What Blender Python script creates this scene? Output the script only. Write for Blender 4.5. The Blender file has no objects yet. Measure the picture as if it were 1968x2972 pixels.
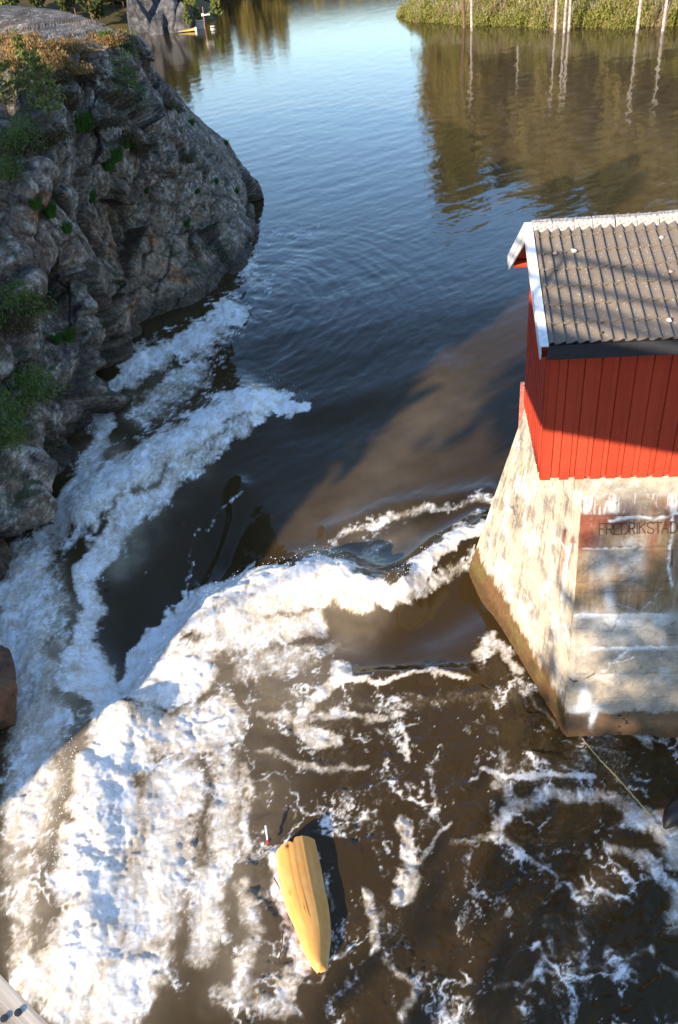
import bpy, math, random
import numpy as np
rng = np.random.default_rng(7); random.seed(7)
# ---------------------------------------------------------------- camera, sky, sun, exposure
sc = bpy.context.scene
col = sc.collection
F, CX, CY, H = 2267.0, 984.0, 1486.0, 12.8          # focal length in photo pixels, centre, lens height above the pool
up = -np.array([364., -3092., -2267.]); up /= np.linalg.norm(up)
fw = np.array([0, 0, -1.]); Yv = fw - fw.dot(up) * up; Yv /= np.linalg.norm(Yv); Xv = np.cross(Yv, up)
M = np.stack([Xv, Yv, up])
from mathutils import Matrix, Vector
cd = bpy.data.cameras.new('camera'); cam = bpy.data.objects.new('camera', cd); col.objects.link(cam); sc.camera = cam
cd.sensor_fit = 'VERTICAL'; cd.sensor_height = 23.6; cd.sensor_width = 15.6
cd.lens = F / 2972.0 * 23.6; cd.clip_end = 4000; cd.clip_start = 0.02
cam.matrix_world = Matrix.Translation((0, 0, H)) @ Matrix([list(r) for r in M]).to_4x4()
SUN_D = np.array([.67, .75, 0]) / np.hypot(.67, .75); EL = math.radians(18.6)
world = bpy.data.worlds.new('World'); sc.world = world; world.use_nodes = True
nt = world.node_tree; bg = nt.nodes['Background']
sky = nt.nodes.new('ShaderNodeTexSky'); sky.sky_type = 'NISHITA'; sky.sun_disc = False
sky.sun_elevation = EL; sky.sun_rotation = math.atan2(-SUN_D[0], -SUN_D[1]); sky.air_density = 1.15; sky.dust_density = .35; sky.ozone_density = 2.6
tint = nt.nodes.new('ShaderNodeMix'); tint.data_type = 'RGBA'; tint.blend_type = 'MULTIPLY'; tint.inputs[0].default_value = 1; tint.inputs[7].default_value = (.98, 1.07, 1.24, 1)
nt.links.new(sky.outputs[0], tint.inputs[6]); nt.links.new(tint.outputs[2], bg.inputs['Color']); bg.inputs['Strength'].default_value = .148
sd = bpy.data.lights.new('sun', 'SUN'); sun = bpy.data.objects.new('sun', sd); col.objects.link(sun)
sd.energy = 4.8; sd.angle = math.radians(.6); sd.color = (1, .87, .70)
sv = Vector((-SUN_D[0] * math.cos(EL), -SUN_D[1] * math.cos(EL), math.sin(EL)))
sun.rotation_euler = sv.to_track_quat('Z', 'Y').to_euler()
sc.view_settings.view_transform = 'Standard'; sc.view_settings.look = 'None'
sc.view_settings.exposure = 1.15; sc.view_settings.gamma = 1.0; sc.view_settings.use_curve_mapping = False
sc.render.engine = 'CYCLES'
sc.cycles.max_bounces = 6; sc.cycles.caustics_reflective = False; sc.cycles.caustics_refractive = False
sc.cycles.use_denoising = True

# ---------------------------------------------------------------- surveying: photo measurements turned into places
K = 1968 / 1568.0
def ray(px, py): return M @ np.array([(px - CX) / F, -(py - CY) / F, -1.])
def at_z(px, py, z=0.):
    d = ray(px, py); return np.array([0, 0, H]) + d * ((z - H) / d[2])
def at_y(px, py, y):
    d = ray(px, py); return np.array([0, 0, H]) + d * (y / d[1])
def on_plane(px, py, n, p0):
    d = ray(px, py); o = np.array([0, 0, H]); return o + d * (np.dot(n, p0 - o) / np.dot(n, d))
def pix(P):
    c = (P - np.array([0, 0, H])) @ M; w = np.maximum(-c[:, 2], 1e-3)
    return CX + F * c[:, 0] / w, CY - F * c[:, 1] / w

# ---------------------------------------------------------------- noise
_p = rng.permutation(4096).astype(np.int32)
_ga = rng.uniform(0, 2 * np.pi, 4096); _gx = np.cos(_ga).astype(np.float32); _gy = np.sin(_ga).astype(np.float32)
def hsh(i, j, s=0): return _p[(_p[(i + 31 * s) & 4095] + j) & 4095]
def pn(x, y, s=0):
    x = np.asarray(x, np.float32); y = np.asarray(y, np.float32)
    i = np.floor(x).astype(np.int32); j = np.floor(y).astype(np.int32); fx = x - i; fy = y - j
    u = fx * fx * fx * (fx * (fx * 6 - 15) + 10); v = fy * fy * fy * (fy * (fy * 6 - 15) + 10)
    def g(a, b, dx, dy):
        h = hsh(a, b, s); return _gx[h] * dx + _gy[h] * dy
    a = g(i, j, fx, fy); b = g(i + 1, j, fx - 1, fy); c = g(i, j + 1, fx, fy - 1); d = g(i + 1, j + 1, fx - 1, fy - 1)
    return 1.5 * (a + u * (b - a) + v * (c - a + u * (a - b - c + d)))
def fbm(x, y, o=4, s=0, g=.5):
    r = 0; a = 1.; t = 0
    for k in range(o):
        r = r + a * pn(x * 2 ** k + 17.3 * k, y * 2 ** k - 9.1 * k, s + k); t += a; a *= g
    return r / t
def worley(x, y, s=0):
    i = np.floor(x).astype(np.int32); j = np.floor(y).astype(np.int32)
    d1 = np.full(x.shape, 9., np.float32); d2 = d1.copy(); idv = np.zeros(x.shape, np.int32)
    for a in (-1, 0, 1):
        for b in (-1, 0, 1):
            h = hsh(i + a, j + b, s); h2 = _p[(h + 77) & 4095]
            dx = i + a + h / 4096. - x; dy = j + b + h2 / 4096. - y
            d = np.sqrt(dx * dx + dy * dy); m = d < d1
            d2 = np.where(m, d1, np.minimum(d2, d)); idv = np.where(m, h, idv); d1 = np.where(m, d, d1)
    return d1, d2, idv
def pn3(P, q, s=0):
    x, y, z = (P * q).T; k = np.floor(z).astype(np.int32); f = z - k; w = f * f * f * (f * (f * 6 - 15) + 10)
    def lay(kk_):
        h = _p[(kk_ + 57 * s) & 4095]; return pn(x + (h & 63) * .731, y + (h >> 6) * .617, s)
    ux = np.unique(k); out = np.zeros(len(x), np.float32)
    a = np.zeros_like(out); b = np.zeros_like(out)
    for kk_ in ux:
        m = k == kk_
        h0 = int(_p[(kk_ + 57 * s) & 4095]); h1 = int(_p[(kk_ + 1 + 57 * s) & 4095])
        a[m] = pn(x[m] + (h0 & 63) * .731, y[m] + (h0 >> 6) * .617, s); b[m] = pn(x[m] + (h1 & 63) * .731, y[m] + (h1 >> 6) * .617, s)
    g = np.sqrt((1 - w) ** 2 + w ** 2); return (a * (1 - w) + b * w) / g
def fbm3(P, q, o=4, s=0, g=.5):
    r = 0; a = 1.; t = 0
    for k in range(o): r = r + a * pn3(P + 13.7 * k, q * 2 ** k, s + k); t += a; a *= g
    return r / t
def worley3(P, s=0):
    I = np.floor(P).astype(np.int32); n = len(P); d1 = np.full(n, 9., np.float32); d2 = d1.copy(); idv = np.zeros(n, np.int32); dl = np.zeros((n, 3), np.float32)
    for a in (-1, 0, 1):
        for b in (-1, 0, 1):
            for c in (-1, 0, 1):
                h = _p[(hsh(I[:, 0] + a, I[:, 1] + b, s) + I[:, 2] + c) & 4095]; h2 = _p[(h + 77) & 4095]; h3 = _p[(h + 501) & 4095]
                v = P - np.stack([I[:, 0] + a + h / 4096., I[:, 1] + b + h2 / 4096., I[:, 2] + c + h3 / 4096.], 1); d = np.linalg.norm(v, axis=1); m = d < d1
                d2 = np.where(m, d1, np.minimum(d2, d)); idv = np.where(m, h, idv); dl[m] = v[m]; d1 = np.where(m, d, d1)
    return d1, d2, idv, dl
_tv = np.random.default_rng(3).normal(size=(4096, 3)); _tv /= np.linalg.norm(_tv, axis=1)[:, None]
def ss(a, b, x):
    t = np.clip((x - a) / (b - a), 0, 1); return t * t * (3 - 2 * t)
def seg_dist(px, py, pts):
    """distance to a polyline and the running parameter 0..1"""
    best = np.full(px.shape, 1e9); par = np.zeros(px.shape); n = len(pts) - 1
    for k in range(n):
        (x0, y0), (x1, y1) = pts[k], pts[k + 1]
        dx, dy = x1 - x0, y1 - y0; L = dx * dx + dy * dy + 1e-9
        t = np.clip(((px - x0) * dx + (py - y0) * dy) / L, 0, 1)
        d = np.hypot(px - x0 - t * dx, py - y0 - t * dy); m = d < best
        best = np.where(m, d, best); par = np.where(m, (k + t) / n, par)
    return best, par

# ---------------------------------------------------------------- mesh helpers
def mesh(name, V, Fs, mat=None, attrs=None, smooth=False):
    me = bpy.data.meshes.new(name); V = np.asarray(V, np.float32)
    Fl = [np.asarray(f, np.int32) for f in (Fs if isinstance(Fs, list) else [Fs]) if len(f)]
    nl = sum(f.size for f in Fl); npoly = sum(len(f) for f in Fl)
    me.vertices.add(len(V)); me.vertices.foreach_set('co', V.ravel())
    me.loops.add(nl); me.loops.foreach_set('vertex_index', np.concatenate([f.ravel() for f in Fl]))
    tot = np.concatenate([np.full(len(f), f.shape[1], np.int32) for f in Fl])
    me.polygons.add(npoly); me.polygons.foreach_set('loop_start', np.concatenate([[0], np.cumsum(tot)[:-1]]).astype(np.int32))
    me.polygons.foreach_set('loop_total', tot)
    me.polygons.foreach_set('use_smooth', np.full(npoly, bool(smooth)))
    for k, a in (attrs or {}).items():
        a = np.asarray(a, np.float32)
        if a.ndim == 1: me.attributes.new(k, 'FLOAT', 'POINT').data.foreach_set('value', a)
        else:
            if a.shape[1] == 3: a = np.concatenate([a, np.ones((len(a), 1), np.float32)], 1)
            me.attributes.new(k, 'FLOAT_COLOR', 'POINT').data.foreach_set('color', a.ravel())
    me.update(); me.validate()
    if mat: me.materials.append(mat)
    return me
def obj(name, me, parent=None, loc=None, rz=0, scale=None):
    o = bpy.data.objects.new(name, me); col.objects.link(o)
    if parent: o.parent = parent
    if loc is not None: o.location = tuple(float(c) for c in loc)
    o.rotation_euler.z = rz
    if scale is not None: o.scale = (scale,) * 3 if np.isscalar(scale) else scale
    return o
def tag(o, label, cat, group=None):
    o['label'] = label; o['category'] = cat
    if group: o['group'] = group
    return o
def kind(o, k): o['kind'] = k; return o
def empty(name, loc=(0, 0, 0), rz=0): return obj(name, None, None, loc, rz)
def join(parts):
    V = []; Q = []; T = []; n = 0
    for v, f in parts:
        V.append(np.asarray(v, float)); f = np.asarray(f) + n; n += len(v)
        (Q if f.shape[1] == 4 else T).append(f)
    return np.concatenate(V), [np.concatenate(a) for a in (Q, T) if a]
def grid_faces(r, c):
    a = np.arange(r * c).reshape(r, c); return np.stack([a[:-1, :-1], a[:-1, 1:], a[1:, 1:], a[1:, :-1]], -1).reshape(-1, 4)
def box(c, ax, sz):
    """box at centre c with axes ax (3 vectors) and full sizes"""
    ax = np.asarray(ax, float); c = np.asarray(c, float); s = np.asarray(sz) / 2.
    V = np.array([c + sx * s[0] * ax[0] + sy * s[1] * ax[1] + sz_ * s[2] * ax[2] for sz_ in (-1, 1) for sy in (-1, 1) for sx in (-1, 1)])
    return V, np.array([[0, 2, 3, 1], [4, 5, 7, 6], [0, 1, 5, 4], [2, 6, 7, 3], [0, 4, 6, 2], [1, 3, 7, 5]])
def tube(P, R, n=6):
    P = np.asarray(P, float); R = np.broadcast_to(np.asarray(R, float), (len(P),)); V = []
    for k in range(len(P)):
        t = P[min(k + 1, len(P) - 1)] - P[max(k - 1, 0)]; t /= np.linalg.norm(t) + 1e-9
        a = np.cross(t, [0.31, .17, .93] if abs(t[2]) < .9 else [1, .1, 0]); a /= np.linalg.norm(a); b = np.cross(t, a)
        for q in range(n):
            w = 2 * np.pi * q / n; V.append(P[k] + R[k] * (np.cos(w) * a + np.sin(w) * b))
    Fq = [[k * n + q, k * n + (q + 1) % n, (k + 1) * n + (q + 1) % n, (k + 1) * n + q] for k in range(len(P) - 1) for q in range(n)]
    V += [P[0], P[-1]]; m = len(P) * n
    cap = [[m, (q + 1) % n, q, q] for q in range(0)] 
    return np.array(V), np.array(Fq)
def quads(C, size, asp=.5, r=None, upb=0.):
    """leaf-sized quads at the points C, random orientation"""
    r = r or rng; n = len(C); a = r.normal(size=(n, 3)); a[:, 2] += upb; a /= np.linalg.norm(a, axis=1)[:, None]
    b = np.cross(a, r.normal(size=(n, 3))); b /= np.linalg.norm(b, axis=1)[:, None]
    s = np.broadcast_to(size, (n,)) * r.uniform(.6, 1.3, n); a = a * s[:, None]; b = b * (s * asp)[:, None]
    V = np.stack([C - a, C - .15 * a + b, C + a, C - .15 * a - b], 1).reshape(-1, 3)
    return V, np.arange(4 * n).reshape(n, 4)

# ---------------------------------------------------------------- material helpers
class NB:
    def __init__(s, name):
        s.m = bpy.data.materials.new(name); s.m.use_nodes = True; s.t = s.m.node_tree; s.b = s.t.nodes['Principled BSDF']
    def n(s, typ, **kw):
        nd = s.t.nodes.new(typ)
        for k, v in kw.items(): setattr(nd, k, v)
        return nd
    def set(s, sock, v):
        if isinstance(v, bpy.types.NodeSocket): s.t.links.new(v, sock)
        else: sock.default_value = v if not (isinstance(v, tuple) and len(v) == 3 and len(sock.default_value) == 4) else (*v, 1)
    def noise(s, scale, detail=4, rough=.55, vec=None, dist=0., out=0):
        nd = s.n('ShaderNodeTexNoise'); nd.inputs['Scale'].default_value = scale; nd.inputs['Detail'].default_value = detail
        nd.inputs['Roughness'].default_value = rough; nd.inputs['Distortion'].default_value = dist
        if vec is not None: s.set(nd.inputs['Vector'], vec)
        return nd.outputs[out]
    def vor(s, scale, vec=None, feature='F1', out='Distance'):
        nd = s.n('ShaderNodeTexVoronoi', feature=feature); nd.inputs['Scale'].default_value = scale
        if vec is not None: s.set(nd.inputs['Vector'], vec)
        return nd.outputs[out]
    def obj(s): return s.n('ShaderNodeTexCoord').outputs['Object']
    def pos(s): return s.n('ShaderNodeNewGeometry').outputs['Position']
    def map(s, vec, sc_=(1, 1, 1)):
        nd = s.n('ShaderNodeMapping'); s.set(nd.inputs['Vector'], vec); nd.inputs['Scale'].default_value = sc_; return nd.outputs[0]
    def attr(s, name, o='Fac'): return s.n('ShaderNodeAttribute', attribute_name=name).outputs[o]
    def ramp(s, fac, stops):
        nd = s.n('ShaderNodeValToRGB'); s.set(nd.inputs[0], fac); e = nd.color_ramp.elements
        while len(e) < len(stops): e.new(.5)
        for k, (p, c) in enumerate(stops):
            e[k].position = p; e[k].color = (*c, 1) if not np.isscalar(c) else (c, c, c, 1)
        return nd.outputs[0]
    def mix(s, f, a, b, bt='MIX'):
        nd = s.n('ShaderNodeMix', data_type='RGBA', blend_type=bt); s.set(nd.inputs[0], f); s.set(nd.inputs[6], a); s.set(nd.inputs[7], b); return nd.outputs[2]
    def math(s, op, a, b=0.):
        nd = s.n('ShaderNodeMath', operation=op); s.set(nd.inputs[0], a); s.set(nd.inputs[1], b); return nd.outputs[0]
    def bump(s, h, strength=.3, dist=.02):
        nd = s.n('ShaderNodeBump'); nd.inputs['Strength'].default_value = strength; nd.inputs['Distance'].default_value = dist
        s.set(nd.inputs['Height'], h); s.set(s.b.inputs['Normal'], nd.outputs[0]); return nd.outputs[0]
    def rand(s): return s.n('ShaderNodeObjectInfo').outputs['Random']
    def done(s, color=None, rough=.6, spec=None, **kw):
        if color is not None: s.set(s.b.inputs['Base Color'], color)
        s.set(s.b.inputs['Roughness'], rough)
        if spec is not None: s.b.inputs['Specular IOR Level'].default_value = spec
        return s.m
def plain(name, c, c2=None, scale=8, rough=.6, spec=.3, bump=.2):
    b = NB(name); f = b.noise(scale, 5, .6, b.obj()); c2 = c2 or tuple(x * .6 for x in c)
    if bump: b.bump(b.noise(scale * 4, 4, .6, b.obj()), bump, .01)
    return b.done(b.mix(b.ramp(f, [(.35, 0.), (.65, 1.)]), c, c2), rough, spec)
def leafmat(name, c, c2, transl=.25):
    b = NB(name); g = b.n('ShaderNodeNewGeometry')
    v = b.math('ADD', b.math('MULTIPLY', g.outputs['Random Per Island'], .7), b.math('MULTIPLY', b.rand(), .3))
    cc = b.mix(v, c, c2); b.done(cc, .6, .25)
    t = b.n('ShaderNodeBsdfTranslucent'); b.set(t.inputs[0], cc); mx = b.n('ShaderNodeMixShader'); mx.inputs[0].default_value = transl
    b.t.links.new(b.b.outputs[0], mx.inputs[1]); b.t.links.new(t.outputs[0], mx.inputs[2])
    b.t.links.new(mx.outputs[0], b.t.nodes['Material Output'].inputs[0]); return b.m

# ================================================================ WATER
def D(*p): return [(x * K, y * K) for x, y in p]
def water_base(x, y): return .95 * ss(15.5, 30, y)
FOAM = [  # polyline on the first-look photo scale, radius start, radius end, density, edge softness (part of the radius)
 (D((545,735),(520,715)), 38, 38, .95, .5), (D((530,725),(480,775),(400,805),(320,850)), 34, 44, .85, .8),
 (D((500,760),(460,840),(380,910),(330,960)), 55, 60, .66, .9), (D((470,880),(380,960)), 45, 40, .55, 1),
 (D((285,850),(240,930),(245,985)), 22, 26, .8, .8), (D((240,1010),(200,1090)), 40, 45, .75, .9),
 (D((700,947),(640,930),(560,930)), 16, 38, 1.0, .35), (D((560,930),(500,960),(440,1005),(360,1050),(270,1100),(190,1170)), 42, 62, .93, .6),
 (D((600,960),(500,1030),(430,1080),(350,1150),(260,1250)), 30, 45, .74, .8),
 (D((190,1170),(130,1230),(80,1300)), 60, 60, .72, 1), (D((300,1170),(240,1270),(205,1330),(200,1420),(190,1500),(165,1560)), 40, 44, .84, .6),
 (D((60,1300),(60,1420),(40,1560)), 90, 100, .80, .8), (D((130,1330),(130,1480)), 60, 60, .58, 1),
 (D((190,1500),(230,1600),(280,1680),(300,1740)), 45, 60, .95, .6), (D((60,1560),(90,1700),(60,1900)), 110, 100, .78, .8),
 (D((150,1640),(140,1780),(70,1960)), 60, 70, .40, .9),
 (D((40,2000),(50,2150),(60,2300)), 90, 90, .62, 1), (D((90,2270),(170,2340)), 80, 80, .82, .8),
 (D((300,1585),(340,1520),(405,1440)), 34, 36, 1, .35), (D((432,1385),(425,1440)), 14, 30, .9, .5),
 (D((440,1420),(490,1385),(570,1345),(660,1335),(745,1312),(800,1345),(870,1362),(905,1385)), 36, 30, 1.0, .35),
 (D((905,1385),(960,1325),(1020,1262),(1115,1212)), 28, 22, 1.0, .35), (D((930,1390),(1010,1345),(1090,1290)), 24, 30, .6, .8),
 (D((480,1440),(600,1400),(740,1370),(830,1380)), 55, 45, .82, .7), (D((420,1530),(520,1480),(640,1460),(740,1440)), 75, 50, .78, .9),
 (D((560,1540),(680,1520),(770,1500)), 85, 45, .58, .9), (D((350,1580),(430,1560)), 70, 80, 1, .6),
 (D((260,1690),(240,1760),(230,1850)), 75, 85, 1.0, .5), (D((330,1680),(420,1700),(520,1660)), 90, 80, .86, .8),
 (D((200,1960),(180,2030)), 75, 80, 1.02, .5), (D((270,1880),(260,2000),(220,2150)), 100, 110, .97, .8),
 (D((400,1820),(380,1960),(340,2120)), 120, 120, .86, .9), (D((200,2140),(150,2250)), 95, 90, .98, .7), (D((320,2230),(250,2320)), 120, 120, .88, .9),
 (D((520,1760),(520,1900),(480,2060),(470,2200)), 80, 90, .72, 1), (D((560,2060),(590,2160),(560,2300)), 50, 60, .62, 1),
 (D((500,2300),(650,2330)), 60, 50, .6, 1), (D((575,1780),(570,1900),(560,1990)), 34, 30, .62, .9),
 (D((790,1560),(740,1610),(690,1660)), 28, 20, .86, .8), (D((700,1680),(740,1710),(790,1725)), 34, 24, .78, .8),
 (D((610,1660),(700,1655),(800,1665),(930,1655)), 22, 18, .66, .9), (D((800,1575),(900,1570),(960,1555),(1080,1565)), 13, 11, .8, .8),
 (D((830,1630),(1000,1620),(1200,1610)), 60, 50, .46, 1), (D((1110,1510),(1150,1480),(1185,1520),(1200,1550)), 26, 24, .78, .8),
 (D((1190,1570),(1250,1640),(1290,1690)), 20, 14, .52, 1), (D((930,1680),(945,1760)), 14, 12, .66, .9),
 (D((620,1740),(700,1780),(850,1770)), 26, 20, .6, 1), (D((1130,1765),(1180,1800),(1260,1800),(1345,1790)), 16, 14, .78, .9),
 (D((1160,1790),(1170,1860),(1140,1930)), 30, 30, .66, 1), (D((1180,1860),(1300,1840),(1420,1850),(1490,1880),(1568,1900)), 34, 40, .64, 1),
 (D((1480,1890),(1540,1930),(1568,1970)), 40, 50, .84, .8), (D((1400,1960),(1490,1990),(1560,2050),(1568,2150)), 30, 50, .62, 1),
 (D((930,1900),(945,1990),(920,2080)), 26, 36, .78, .9), (D((1040,1900),(980,1980),(900,2080)), 16, 20, .6, 1), (D((850,2060),(870,2130),(880,2200)), 24, 24, .64, 1),
 (D((640,1960),(655,2080),(680,2150),(700,2230),(660,2300)), 20, 34, .74, .8), (D((745,2020),(770,2100)), 12, 16, .55, 1),
 (D((1060,1950),(1150,1930),(1250,2010)), 20, 20, .56, 1), (D((900,2230),(960,2280),(940,2368)), 22, 30, .56, 1), (D((1150,2280),(1350,2230),(1500,2200)), 26, 30, .48, 1),
 (D((580,585),(572,640),(620,655)), 26, 22, .62, .9), (D((560,560),(650,540),(740,535)), 30, 22, .42, 1),
 (D((760,1250),(900,1195),(1050,1168),(1135,1150)), 22, 26, .56, 1), (D((820,1300),(880,1260)), 50, 40, .48, 1),
 (D((543,1145),(480,1220),(448,1290),(437,1370)), 3, 6, .46, .9), (D((470,1180),(400,1260),(300,1380)), 4, 4, .36, 1),
 (D((1500,1720),(1450,1700)), 26, 20, .6, 1), (D((296,868),(340,828),(420,795),(490,760),(535,712)), 48, 36, .92, .8), (D((236,920),(238,990),(215,1060),(165,1150),(105,1240),(40,1330),(0,1385)), 40, 36, .9, .8),
]
AER_LIGHT = [  # tan, air-filled water under the foam, and painted light in the last two strokes
 (D((240,1060),(330,1110),(420,1060)), 60, .5), (D((320,1200),(270,1290)), 45, .75), (D((380,900),(330,960)), 60, .35), (D((60,1400),(150,1600),(150,1780),(60,1980)), 90, .95), (D((60,2050),(100,2250)), 80, .8),
 (D((560,1430),(750,1400),(840,1370)), 60, .75), (D((500,1600),(700,1560)), 110, .55), (D((320,2100),(200,2300)), 150, .7), (D((560,1800),(520,2000),(560,2250)), 110, .45),
 (D((800,1480),(780,1430)), 60, .5), (D((900,1250),(800,1290)), 70, .35), (D((450,1700),(380,1850)), 100, .4), (D((1020,930),(900,1080),(740,1230)), 85, .16), (D((1250,220),(1600,330)), 250, .20)]  # last two brighten the sunlit streak and the tree reflection by colour
HILL = [  # standing waves: polyline, radius, metres
 (D((300,1640),(340,1560),(410,1480),(500,1420),(660,1370),(745,1350),(860,1385),(905,1405)), 60, .55), (D((940,1360),(1020,1290),(1115,1235)), 40, .4),
 (D((560,950),(450,1020),(330,1090),(200,1190)), 60, .45), (D((250,1720),(220,1850),(200,2000),(160,2180)), 120, .25),
 (D((280,1560),(340,1450),(420,1340),(500,1260)), 85, -.85), (D((230,1440),(250,1330)), 60, -.2), (D((330,950),(450,860)), 60, -.2),
 (D((800,1440),(1000,1440),(1100,1380)), 60, -.25), (D((800,1570),(1080,1560)), 22, .12), (D((650,740),(640,800),(605,870)), 34, -.09), (D((690,640),(660,760)), 40, .08),
 (D((560,1130),(480,1260),(440,1380)), 22, .16), (D((520,1180),(450,1290)), 12, -.12), (D((700,950),(780,940),(900,905),(1020,850)), 34, .10), (D((720,1000),(900,960)), 45, -.05),
 (D((760,1235),(900,1180),(1130,1140)), 26, .12), (D((830,1270),(960,1220)), 34, -.08)]
nr, nc = 880, 720
py_ = np.linspace(3420, -70, nr); phi = np.pi / 2 - np.arctan2(np.linalg.norm([364, 3092]), 2267) + np.arctan((py_ - 1486) / F)
phi = np.maximum(phi, math.radians(1.9)); yy = H / np.tan(phi)
yy = np.concatenate([yy, yy[-1] * np.geomspace(1.06, 4., 14)]); yy = np.maximum.accumulate(yy + np.arange(len(yy)) * 1e-4)
dep = yy * .81 + H * .589; kk = np.linspace(-.66, .66, nc)
Xg = dep[:, None] * kk[None]; Yg = np.repeat(yy[:, None], nc, 1)
X = Xg.ravel(); Y = Yg.ravel(); near = np.clip(1.6 - Y / 60., 0, 1)
Z0 = water_base(X, Y); Rr = len(yy)
u, v = pix(np.stack([X, Y, Z0], 1)); hz = np.zeros(len(X))
for pts, r, a in HILL:
    m = (u > min(p[0] for p in pts) - 4 * r * K) & (u < max(p[0] for p in pts) + 4 * r * K) & (v > min(p[1] for p in pts) - 4 * r * K) & (v < max(p[1] for p in pts) + 4 * r * K)
    d, t = seg_dist(u[m], v[m], pts); hz[m] += a * np.exp(-(d / (r * K)) ** 2)
Z1 = Z0 + hz
u, v = pix(np.stack([X, Y, Z1], 1))
# fractal outline: push the lookup about by noise on the water plane
wx = fbm(X * 1.1, Y * 1.1, 5, 3, .6); wy = fbm(X * 1.1 + 40, Y * 1.1, 5, 9, .6)
sx = 30 * near + 6; u2 = u + wx * sx * 1.5; v2 = v + wy * sx * 1.2
dens = np.zeros(len(X)); aer_light = np.zeros(len(X))
for pts, r0, r1, a, soft in FOAM:
    R_ = max(r0, r1) * K * 1.6
    m = (u2 > min(p[0] for p in pts) - R_) & (u2 < max(p[0] for p in pts) + R_) & (v2 > min(p[1] for p in pts) - R_) & (v2 < max(p[1] for p in pts) + R_)
    d, t = seg_dist(u2[m], v2[m], pts); r = (r0 + (r1 - r0) * t) * K
    dens[m] = np.maximum(dens[m], a * (1 - ss(1 - soft, 1.25, d / r)))
for pts, r, a in AER_LIGHT:
    d, t = seg_dist(u2, v2, pts); aer_light = np.maximum(aer_light, a * np.exp(-(d / (r * K)) ** 2))
# the broken water below the jump carries thin nets of foam everywhere
low = ss(1880, 2050, v) * ss(620, 760, u) * (1 - .55 * ss(.1, .5, fbm(X * .35, Y * .35, 2, 41)))
dens = np.maximum(dens, low * (.33 + .24 * fbm(X * .5, Y * .5, 3, 44)))
# foam nets, stretched a little along the flow
fx = X * .82 + Y * .57; fy = -X * .57 + Y * .82; gx_ = X * 1.12 - Y * .10; gy_ = Y * .62 + X * .22
ax_ = fbm(X * 1.3, Y * 1.3, 4, 21, .55); ay_ = fbm(X * 1.3 + 9, Y * 1.3 - 5, 4, 25, .55)
wq1 = fbm(X * .8, Y * .8, 5, 141, .6); wq2 = fbm(X * .8 + 31, Y * .8, 5, 147, .6); wr1 = fbm(X * 2.6, Y * 2.6, 4, 151, .6); wr2 = fbm(X * 2.6 + 31, Y * 2.6, 4, 157, .6)
def lace(sc_, w, a1, a2, s):
    d1, d2, _ = worley((X + a1 * wq1 + a2 * wr1) * sc_, (Y + a1 * wq2 + a2 * wr2) * sc_, s); return np.exp(-((d2 - d1) / w) ** 2)
L1 = lace(.8, .08, 1.1, .24, 1); L2 = lace(1.8, .12, .9, .26, 2); L3 = lace(5.2, .20, .5, .30, 5); L4 = lace(11., .3, .5, .25, 8)
fine = fbm(gx_ * 10, gy_ * 10, 3, 61, .65); mid = fbm(gx_ * 1.7 + ax_, gy_ * 1.7 + ay_, 6, 66, .6); big = fbm(gx_ * .6, gy_ * .6, 4, 69, .55)
keep = ss(-.35, .25, fbm(X * .9, Y * .9, 3, 75))
lt_ = np.maximum(np.maximum(.85 * L1 * keep * ss(-.5, .2, mid), .8 * L2 * ss(-.1, .4, mid)), np.maximum(.55 * L3 * ss(.0, .4, mid), .35 * L4 * ss(.1, .4, -big))); lc = np.maximum(np.maximum(L1 * keep, .85 * L2 * ss(-.3, .3, mid)), np.maximum(.62 * L3 * ss(-.2, .35, -mid), .45 * L4 * ss(-.1, .3, mid)))
thin = ss(.62, .36, dens); lc = lc + (lt_ - lc) * thin; m_ = dens * 1.06 + ((.40 + .38 * thin) * (lc - .22) + (.34 - .16 * thin) * mid + (.20 - .10 * thin) * fine + .14 * big) * (1.15 + .35 * np.clip(1.05 - dens, 0, 1)) 
m_ = m_ - .13 * ss(-2., -5., X + (Y - 12) * .2) * ss(14, 22, Y)  # shade painted in: foam thinned at the upper left to darken it
foam = ss(.32, 1.0, m_) * ss(.02, .2, dens)
n2 = L2; 
specks = (fbm(X * 14, Y * 14, 2, 71) + .4 * mid > .66) * ss(.15, .5, dens + .6 * low) * .5
foam = foam * (.58 + .42 * ss(.55, 1.15, m_ + .22 * mid + .12 * fine)); foam = np.clip(np.maximum(foam, specks), 0, 1)
haze_ = ss(.15, .75, m_)                                   # bubbles just below the surface
aer_light = np.clip(aer_light * (.55 + .5 * fbm(X * .9, Y * .9, 4, 81)) + .80 * ss(.05, .65, m_ + .25 * mid + .10 * fine) * ss(.26, .85, dens), 0, 1)
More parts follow.
